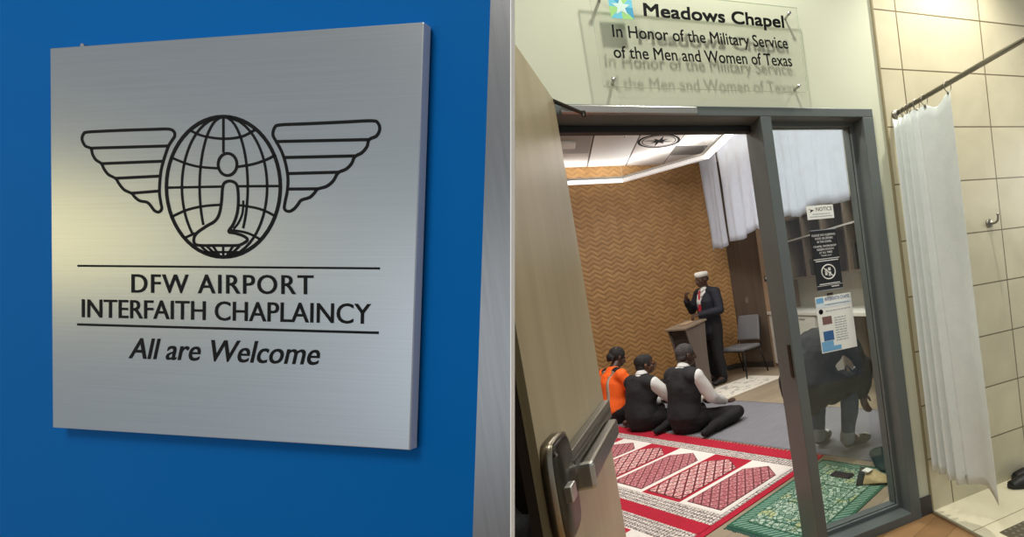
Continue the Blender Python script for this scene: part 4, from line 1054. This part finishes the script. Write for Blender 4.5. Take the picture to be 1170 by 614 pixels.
blob('shirt', torso(.006)+[('c', V['neck']-Vector((0, 0, .05)), .070, V['neck']+Vector((0, .012, .03)), .063)], M['shirt'], r, .010, 3, None, 0, .002, label='white shirt')
def vcut(p): return p.y > .02 and p.z > 1.08 and abs(p.x) < .012+.085*max(0, (p.z-1.10)/.34) and p.z < 1.5
blob('jacket', torso(.024)+arm('R', .018)+arm('L', .018)+[('s', [(V['pelvis']+Vector((0, 0, -.16)), .185, .145), (V['pelvis'], .190, .142), (V['waist'], .172, .130)], (1, 0, 0))], M['navy'], r, .010, 4, lambda p: vcut(p) or ((p-V['neck']).length < .085 and p.z > 1.47), .004, .006, label='dark navy suit jacket')
blob('trousers', leg('R', .018)+leg('L', .018)+[('c', V['pelvis'], .13, V['pelvis']-Vector((0, 0, .05)), .13)], M['blacktr'], r, .011, 4, None, 0, .006, label='black suit trousers')
for sd in 'RL': blob('shoe', [('e', V['an'+sd]*.35+V['toe'+sd]*.65+Vector((0, 0, -.008)), (.046, .125, .038)), ('c', V['an'+sd]-Vector((0, 0, .03)), .045, V['an'+sd]-Vector((0, 0, .045)), .045), ('c', V['toe'+sd], .036, V['toe'+sd]+Vector((0, .03, -.004)), .032)], M['shoe'], r, .008, 2, lambda p: p.z < 0)
# tie with knot on the shirt
q = MB(); yk = .118
q.prism([(-.018, yk-.032, 1.455), (.018, yk-.032, 1.455), (.012, yk-.005, 1.425), (-.012, yk-.005, 1.425)], (0, .016, 0), M['tie'])
q.poly([(-.014, yk, 1.425), (.014, yk, 1.425), (.032, yk+.028, 1.16), (0, yk+.028, 1.12), (-.032, yk+.028, 1.16), (-.014, yk+.008, 1.425), (.014, yk+.008, 1.425), (.032, yk+.036, 1.16), (0, yk+.036, 1.12), (-.032, yk+.036, 1.16)], M['tie'],
       [(0, 1, 2, 3, 4), (9, 8, 7, 6, 5), (0, 5, 6, 1), (1, 6, 7, 2), (2, 7, 8, 3), (3, 8, 9, 4), (4, 9, 5, 0)]); q.build('tie', r, label='red necktie')
for s in (-1, 1):
    q = MB(); q.prism([(s*.045, .02, 1.50), (s*.012, .085, 1.475), (s*.035, .11, 1.435), (s*.075, .055, 1.475)], (0, .006, 0), M['shirt']); q.build('collar_flap', r)
q = MB(); q.prism([(-.10, .145, 1.365), (-.075, .150, 1.368), (-.075, .15, 1.352), (-.10, .145, 1.349)], (0, .005, 0), M['alu']); q.build('lapel_pin', r)
kc = MB(); vs = []
for j in range(5):
    z, k_ = ((.035, 1.0), (.075, 1.02), (.10, .97), (.112, .8), (.116, .3))[j]
    for i in range(28): a = 2*pi*i/28; vs.append(P(.083*k_*cos(a), -.012+.103*k_*sin(a), z+.012))
kc.poly(vs, M['kufi'], [(j*28+i, j*28+(i+1) % 28, (j+1)*28+(i+1) % 28, (j+1)*28+i) for j in range(4) for i in range(28)]+[tuple(4*28+i for i in range(28))]+[tuple(range(27, -1, -1))])
kc.build('cap', r, True, label='white round cap')
r.scale = (1.12, 1.1, 1.0)
blob('hair', [('e', P(0, -.02, .015), (.078, .098, .06), R)], M['hair_gray'], r, .008, 2, lambda p: (p-V['head']).y > .02 or (p-V['head']).z < -.03)

# person crouching behind the sidelight (faces right in the photo)
CR = dict(pelvis=(0, -.15, .60), waist=(0, -.08, .72), chest=(0, .06, .84), neck=(0, .19, .94), head=(0, .27, 1.03),
          shR=(.17, .20, .91), shL=(-.17, .16, .91), elR=(.24, .33, .67), wrR=(.20, .30, .44), hdR=(0, .15, -1), thR=(0, 1, 0),
          elL=(-.20, .28, .68), wrL=(-.10, .32, .55), hdL=(.1, .5, -1), thL=(1, .2, 0),
          hipR=(.09, -.13, .56), hipL=(-.09, -.13, .56), knR=(.13, .24, .50), knL=(-.16, .15, .47), anR=(.12, .15, .10), anL=(-.15, .08, .10), toeR=(.15, .30, .04), toeL=(-.19, .21, .04))
CH = Vector((.93, .25, 0)).normalized()
r, V, torso, arm, leg, P, R = make_person('person', (1.80, 3.42, .006), CH, CR, 'crouching person in dark coat and jeans behind the sidelight glass', M['skin_dark'], {'curl': .3}, Vector((.0, .8, -.7)), (0, .5, 1), 'full', M['hair'], 1.0)
blob('coat', torso(.045)+arm('R', .026)+arm('L', .026)+[('c', V['pelvis'], .17, V['pelvis']+Vector((0, .0, -.10)), .17), ('c', V['hipR']+Vector((.02, .03, -.01)), .135, V['knR']+Vector((0, -.01, .035)), .095), ('c', V['hipL']+Vector((-.02, .03, -.01)), .13, V['knL']+Vector((0, .0, .04)), .10), ('c', V['neck'], .09, V['chest'], .13)], M['coat'], r, .012, 4, None, 0, .012, label='dark brown knee-length coat')
blob('jeans', leg('R', .016)+leg('L', .016), M['jeans'], r, .011, 3, None, 0, .007, label='dark blue jeans')
for sd in 'RL':
    d_ = (V['kn'+sd]-V['an'+sd]).normalized()
    blob('jeans_cuff', [('c', V['an'+sd]+d_*.0, .063, V['an'+sd]+d_*.035, .064)], M['jeanscuff'], r, .008, 1, None, 0, .003, label='pale rolled jeans cuff')
    a = V['an'+sd]; t = V['toe'+sd]; m_ = a*.35+t*.65
    dr = (t-a); rzv = math.atan2(dr.y, dr.x)-pi/2
    sh_ = blob('shoe', [('e', m_+Vector((0, 0, -.005)), (.045, .135, .042), Matrix.Rotation(rzv, 3, 'Z')), ('c', a-Vector((0, 0, .035)), .045, a+Vector((0, 0, -.01)), .043)], M['shoe'], r, .008, 2, None, label='black shoe with pale spots')
    q = MB()
    for k in range(9):
        p = m_+Vector((random.uniform(-.035, .035), random.uniform(-.12, .12), .07)); ok, l_, n_, _i = sh_.closest_point_on_mesh(p); q.ell(l_, (.012, .012, .010), M['whiteink'], None, 8, 6)
    q.build('shoe_spot', r, True)
quadstrip('coat_lining', [[V['knR']+Vector((-.02, -.02, .10)), V['knR']+Vector((.03, .0, .08))], [V['knR']+Vector((.0, .06, .04)), V['knR']+Vector((.04, .07, .03))]], M['lining'], r)
bg = empty('handbag', fl_(1004, 505, 0)+Vector((0, 0, 0)), rad(20), label='small black bag hanging beside the crouching person', cat='bag')
bg.location = r.matrix_basis @ Vector((.02, .46, .40))
blob('bag_body', [('e', (0, 0, .09), (.08, .045, .075)), ('e', (0, 0, .17), (.06, .04, .06)), ('e', (.01, 0, .04), (.07, .04, .05))], M['blackplastic'], bg, .010, 3, None, 0, .008)
q = MB(); q.tube(smooth_path([(-.05, 0, .18), (-.16, -.03, .26), (-.22, -.06, .20), (-.2, -.05, .12)], 6), .008, M['blackplastic'], 8); q.build('strap', bg, True)

# ------------------------------------------------------------------ dark jacket at the left of the open door
jk = empty('bench_panel', (0, 0, 0)) if False else None
box('trim_4', (-.60, 2.05, 0), (-.16, D, 2.2), M['darkedge'], kind='structure', label='dark brown wood panel on the wall behind the open door')
q = MB(); q.box((-.62, 1.72, .0), (-.19, 2.02, .61), M['darkedge']); q.build('side_table', bevel=.006, label='dark brown low cabinet behind the open door, mostly hidden', cat='cabinet')
jb = blob('quilted_jacket', [('e', (0, 0, .06), (.10, .13, .08)), ('e', (.055, -.03, .10), (.06, .07, .075)), ('e', (-.05, .03, .15), (.08, .08, .08)), ('c', (-.08, -.05, .05), .05, (.075, -.10, .04), .04), ('c', (-.02, .0, .2), .05, (.05, .05, .05), .05)], M['jacket'], None, .010, 2, lambda p: p.z < 0, 0, .014, label='dark grey quilted jacket heaped left of the open door', cat='jacket')
jb.location = (-.275, 1.86, .61)

# ------------------------------------------------------------------ blue wall with the airport sign
v1c = Vector((-3180-CX, 282-CY, FPX)).normalized(); v2c = Vector((131-CX, 10827-CY, FPX)).normalized()
toW = lambda c: cR*c.x-cU*c.y+cF*c.z
LX = -toW(v1c); LD = toW(v2c)                    # rightwards along the wall, downwards along the wall
LN = toW(v1c).cross(toW(v2c)).normalized()
if LN.dot(EYE-(EYE+cF)) < 0: LN = -LN            # towards the camera
LUp = LN.cross(LX).normalized()
if LUp.z < 0: LUp = -LUp
PW = EYE+toW(Vector((584-CX, 300-CY, FPX)).normalized())*0  # wall front surface point
_c = Vector((584-CX, 300-CY, FPX)); PS = EYE+toW(_c)*(.62/FPX)      # sign face plane passes here
SO = .014                                          # sign face stands this far off the wall
PWALL = PS-LN*SO
def LS(x, y, off=0.0): return at(x, y, PS+LN*off, LN)
def LW(x, y): return at(x, y, PWALL, LN)
def clipz(pts, z0_, z1_):
    for zlim, sgn in ((z0_, 1), (z1_, -1)):
        out = []
        for i in range(len(pts)):
            a, b = pts[i], pts[(i+1) % len(pts)]; fa, fb = sgn*(a.z-zlim), sgn*(b.z-zlim)
            if fa >= 0: out.append(a)
            if (fa >= 0) != (fb >= 0): out.append(a+(b-a)*(fa/(fa-fb)))
        pts = out
    return pts
eT, eB = LW(583, 0), LW(583, 614); ed = (eB-eT).normalized()
cT, cB = LW(560.5, 0), LW(540, 614); cdn = (cB-cT).normalized()
rt, rb = eT-ed*.85, eB+ed*2.5; ct, cb = cT-cdn*.85, cB+cdn*2.5
TH = .0075
backm = mat('grey_backing', s2l(96, 88, 78), .8)  # grey layer added behind the blue so the lock rim reflects no blue
lw = MB(); far = -LX*2.2
lw.prism(clipz([ct+far, ct, cb, cb+far], 0, 2.45), -LN*.005, M['blue']); lw.prism([p-LN*.005 for p in clipz([ct+far, ct, cb, cb+far], 0, 2.45)], -LN*.0025, backm)
lw.build('wall_near', kind='structure', label='bright blue wall panel carrying the brushed metal sign')
lw = MB(); lw.prism(clipz([ct, rt, rb, cb], 0, 2.45), -LN*TH, M['steel']); lw.build('trim_5', kind='structure', label='brushed steel edge strip of the blue wall')
lw = MB(); stripn = LX*.0012  # thin white strip added as a divider between the wall and the chapel view
lw.prism([p+stripn*0 for p in clipz([rt, rt+stripn, rb+stripn, rb], 0, 3.0)], -LN*TH, M['whitetrim']); lw.build('trim_6', kind='structure', label='white divider strip added along the end of the blue wall')

pq = [LS(*c) for c in ((57, 55), (484, 25), (468, 515), (60, 489))]
pc_ = (pq[0]+pq[1]+pq[2]+pq[3])/4
# object frame aligned with the sheet, so that the brushing follows it
Rm = Matrix((LX, LUp, LX.cross(LUp))).transposed()
if Rm.col[2].dot(LN) < 0: Rm = Matrix((LX, LUp, LN)).transposed()
pl_ = empty('wall_sign', (0, 0, 0), label='brushed metal airport chaplaincy sign on the blue wall', cat='sign')
pl_.matrix_world = Matrix.Translation(pc_) @ Rm.to_4x4()
INV = pl_.matrix_world.inverted()
def lbuild(mb, name, **kw):
    mb.v = [INV @ v for v in mb.v]; return mb.build(name, pl_, **kw)
q = MB(); q.prism(pq, -LN*(SO-.002), M['plate']); ke = q.mat(mat('plate_edge_highlight', s2l(206, 210, 216), .5, .25)); q.mi = q.mi[:2]+[ke]*4; lbuild(q, 'plate', bevel=.0012)  # edge highlight put into a paler material on the plate's sides
q = MB(); inset = [p+(pc_-p)*.08 for p in pq]; q.prism([p-LN*(SO-.002) for p in inset], -LN*.002, M['frame_dark']); lbuild(q, 'spacer')
q = MB(); tb = LS(90, 51); q.tube([tb-LN*.003, tb-LN*.009], .0035, M['alu'], 10); lbuild(q, 'mounting_screw')

def ribbon(mb, pts, w_, m, closed=False, off=.0004):
    """flat printed stroke on the sign face; pts in photo points, w_ in metres"""
    P_ = [LS(x, y, off) for x, y in pts]; n = len(P_)
    Lf, Rt = [], []
    for i in range(n):
        a = P_[(i-1) % n] if (closed or i > 0) else P_[i]; b = P_[(i+1) % n] if (closed or i < n-1) else P_[i]
        t = (b-a).normalized(); s = t.cross(LN).normalized()*w_/2
        Lf.append(P_[i]+s); Rt.append(P_[i]-s)
    vs = Lf+Rt; fs = []
    for i in range(n if closed else n-1):
        j = (i+1) % n; fs.append((i, j, n+j, n+i))
    b_ = len(vs); vs = vs+[v-LN*.0006 for v in vs]
    f2 = [tuple(b_+k for k in reversed(f)) for f in fs]; sides = []
    for i in range(n if closed else n-1):
        j = (i+1) % n; sides += [(i, b_+i, b_+j, j), (n+i, n+j, b_+n+j, b_+n+i)]
    if not closed: sides += [(0, n, b_+n, b_), (n-1, b_+n-1, b_+2*n-1, 2*n-1)]
    mb.poly(vs, m, fs+f2+sides)
def cz(pts, sm=True, closed=False, n=5):       # emblem close-up coordinates to photo coordinates
    p = [(80+a/3.162, 120+b/3.162, 0) for a, b in pts]
    if sm: p = smooth_path(p, n, closed)
    return [(v[0], v[1]) for v in p]
WK = .0042
ink = M['black']
q = MB()
ribbon(q, cz([(62, 98), (110, 95), (200, 91), (300, 88), (355, 87), (374, 96), (377, 112), (366, 130), (354, 150), (340, 190), (328, 235), (323, 280), (322, 320), (327, 355), (330, 375), (320, 387), (304, 382), (290, 364), (277, 352), (250, 346), (232, 332), (222, 320), (195, 307), (176, 285), (164, 266), (138, 252), (122, 232), (112, 212), (92, 198), (80, 178), (74, 157), (54, 148), (42, 124), (48, 104)], True, True), WK, ink, True)
for a in ([(72, 156), (354, 148)], [(112, 212), (338, 203)], [(164, 265), (326, 257)], [(222, 319), (322, 311)]): ribbon(q, cz(a, False), WK, ink)
lbuild(q, 'winged_emblem', label='black outline wing left of the globe')
q = MB()
ribbon(q, cz([(758, 72), (850, 68), (980, 62), (1090, 57), (1112, 66), (1118, 88), (1106, 112), (1080, 125), (1072, 150), (1054, 172), (1028, 187), (1016, 212), (996, 232), (968, 245), (950, 274), (926, 294), (894, 304), (882, 318), (865, 334), (835, 344), (822, 360), (808, 376), (790, 385), (774, 376), (776, 350), (784, 310), (786, 260), (776, 205), (762, 165), (744, 132), (732, 108), (738, 82)], True, True), WK, ink, True)
for a in ([(744, 132), (1080, 125)], [(770, 190), (1028, 184)], [(784, 248), (968, 243)], [(785, 304), (894, 303)]): ribbon(q, cz(a, False), WK, ink)
lbuild(q, 'winged_emblem', label='black outline wing right of the globe')
q = MB(); gx, gyy, rx, ry = 553, 296, 206, 254
ribbon(q, cz([(gx+rx*cos(a), gyy+ry*sin(a)) for a in [2*pi*k/56 for k in range(56)]], False, True), WK*1.25, ink, True)
def mer(r_, y0_, y1_): 
    return [(gx+r_*math.sqrt(max(0, 1-((y-gyy)/ry)**2)), y) for y in [y0_+(y1_-y0_)*k/30 for k in range(31)]]
for r_, ya, yb in ((-150, 44, 465), (-86, 44, 434), (88, 44, 446), (158, 44, 548), (0, 44, 172)): ribbon(q, cz(mer(r_, ya, yb), False), WK*.85, ink)
ribbon(q, cz(mer(-150, 505, 546), False), WK*.85, ink); ribbon(q, cz([(625, 345), (622, 390), (608, 425), (590, 448)]), WK*.7, ink)
for l_ in ([(435, 93), (480, 112), (552, 122), (620, 114), (670, 88)], [(365, 190), (420, 212), (470, 224), (535, 229)], [(601, 224), (660, 214), (710, 197), (742, 180)], [(346, 299), (548, 295)], [(606, 294), (762, 293)],
           [(365, 405), (420, 380), (480, 366), (541, 361)], [(608, 362), (670, 372), (710, 386), (740, 402)], [(410, 482), (450, 464)], [(580, 452), (640, 463), (690, 488)]): ribbon(q, cz(l_), WK*.85, ink)
for x in (492, 515, 552, 588, 612): ribbon(q, cz([(x, 510), (gx+(x-gx)*.35, 546)], False), WK*.8, ink)
ribbon(q, cz([(480, 532), (625, 532)], False), WK*.8, ink)
lbuild(q, 'globe_emblem', label='black outline globe of the emblem')
q = MB()
ribbon(q, cz([(568+34*cos(a), 215+40*sin(a)) for a in [2*pi*k/32 for k in range(32)]], False, True), WK, ink, True)
ribbon(q, cz([(550, 300), (558, 281), (578, 275), (598, 284), (605, 305), (607, 350), (602, 395), (588, 432), (572, 458), (596, 464), (626, 474), (640, 488), (622, 502), (600, 508), (540, 508), (480, 508), (452, 504), (446, 486), (456, 464), (492, 438), (522, 420), (538, 394), (546, 350)], True, True), WK, ink, True)
lbuild(q, 'figure_emblem', label='black outline of a kneeling figure')
q = MB(); ribbon(q, [(88.3, 303.9), (433.8, 306.9)], .0030, ink); lbuild(q, 'rule_line')
q = MB(); ribbon(q, [(88.0, 371.0), (432.4, 380.6)], .0036, ink); lbuild(q, 'rule_line')
def lt_(s, TL, TR, BR, BL, wt, shear=0.0, sp=1.0):
    o = text_mesh('lettering', s, ink, [LS(*c, .0001) for c in (TL, TR, BR, BL)], pl_, .0005, wt, LN, shear, sp, xf=INV)
lt_('DFW AIRPORT', (150.5, 313.2), (358, 314.5), (358, 337), (150.5, 335), .006, 0, 1.12)
lt_('INTERFAITH CHAPLAINCY', (93.8, 341.8), (424, 347.2), (423.5, 370.8), (93.8, 363.0), .005)
lt_('All are Welcome', (147.5, 386.3), (366, 391.5), (365, 417.8), (147, 410.0), .006, .22)

# ------------------------------------------------------------------ light
def area(name, loc, size, power, col=(1, 1, 1), rot=(0, 0, 0), sy_=None, spread=None):
    l = bpy.data.lights.new(name, 'AREA'); l.energy = power; l.size = size; l.color = col
    if sy_: l.shape = 'RECTANGLE'; l.size_y = sy_
    if spread: l.spread = spread
    o = bpy.data.objects.new(name, l); C.objects.link(o); o.location = loc; o.rotation_euler = rot; return o
def spot(name, loc, tgt, power, ang, col, rad_=.05, blend=.6):
    l = bpy.data.lights.new(name, 'SPOT'); l.energy = power; l.spot_size = rad(ang); l.spot_blend = blend; l.color = col; l.shadow_soft_size = rad_
    o = bpy.data.objects.new(name, l); C.objects.link(o); o.location = loc
    o.rotation_euler = (Vector(tgt)-Vector(loc)).to_track_quat('-Z', 'Y').to_euler(); return o
# chapel ceiling panels
area('chapel_light', (.5, 4.6, 3.58), 1.2, 70, (1, .97, .93), sy_=.6)
area('chapel_light', (.8, 3.2, 3.58), 1.2, 50, (1, .97, .93), sy_=.6)
area('chapel_light', (3.2, 4.6, 3.58), .9, 46, (1, .96, .9))
area('chapel_light', (1.1, 6.3, 3.25), .9, 16, (1, .95, .88))
# corridor downlights, then lamps added for the sign and the door corner
spot('corridor_spot', (.85, 1.60, 3.70), (.9, 2.0, 0), 92, 150, (1, .97, .88), .045, .8)
spot('shower_downlight', (2.25, 1.80, 3.6), (2.3, 1.95, 0), 175, 100, (1, .96, .84), .05, .9)
area('sign_wall_fill', (-1.1, -.5, 3.70), 1.2, 60, (1, .98, .93))  # unseen lamp added to brighten the blue wall and sign
spot('corridor_spot', (-.75, 1.45, 3.7), (-.5, 1.7, 0), 30, 110, (1, .96, .88), .06, .8)  # added to lift the dark corner left of the open door
area('plate_cool_fill', (-3.9, -1.0, 1.5), 1.9, 16, (.86, .93, 1), (rad(90), 0, rad(-70)))  # unseen panel of light added for a cool reflection in the sign plate
area('plate_glow_fill', (-2.6, 1.22, 2.08), .42, 2.2, (1, .84, .34), (rad(90), 0, rad(-88)))  # unseen lamp added for the yellow glow on the plate's left side
area('plate_edge_fill', (4.0, 1.75, 2.0), .7, 14, (1, .97, .9), (rad(90), 0, rad(90)))  # unseen lamp added to brighten the right edge of the sign plate
wd = bpy.data.worlds.new('world'); bpy.context.scene.world = wd; wd.use_nodes = True
wd.node_tree.nodes['Background'].inputs[0].default_value = (.85, .92, 1, 1); wd.node_tree.nodes['Background'].inputs[1].default_value = .45
vs_ = bpy.context.scene.view_settings; vs_.view_transform = 'Standard'; vs_.look = 'None'; vs_.gamma = 1; vs_.exposure = 0; vs_.use_curve_mapping = False
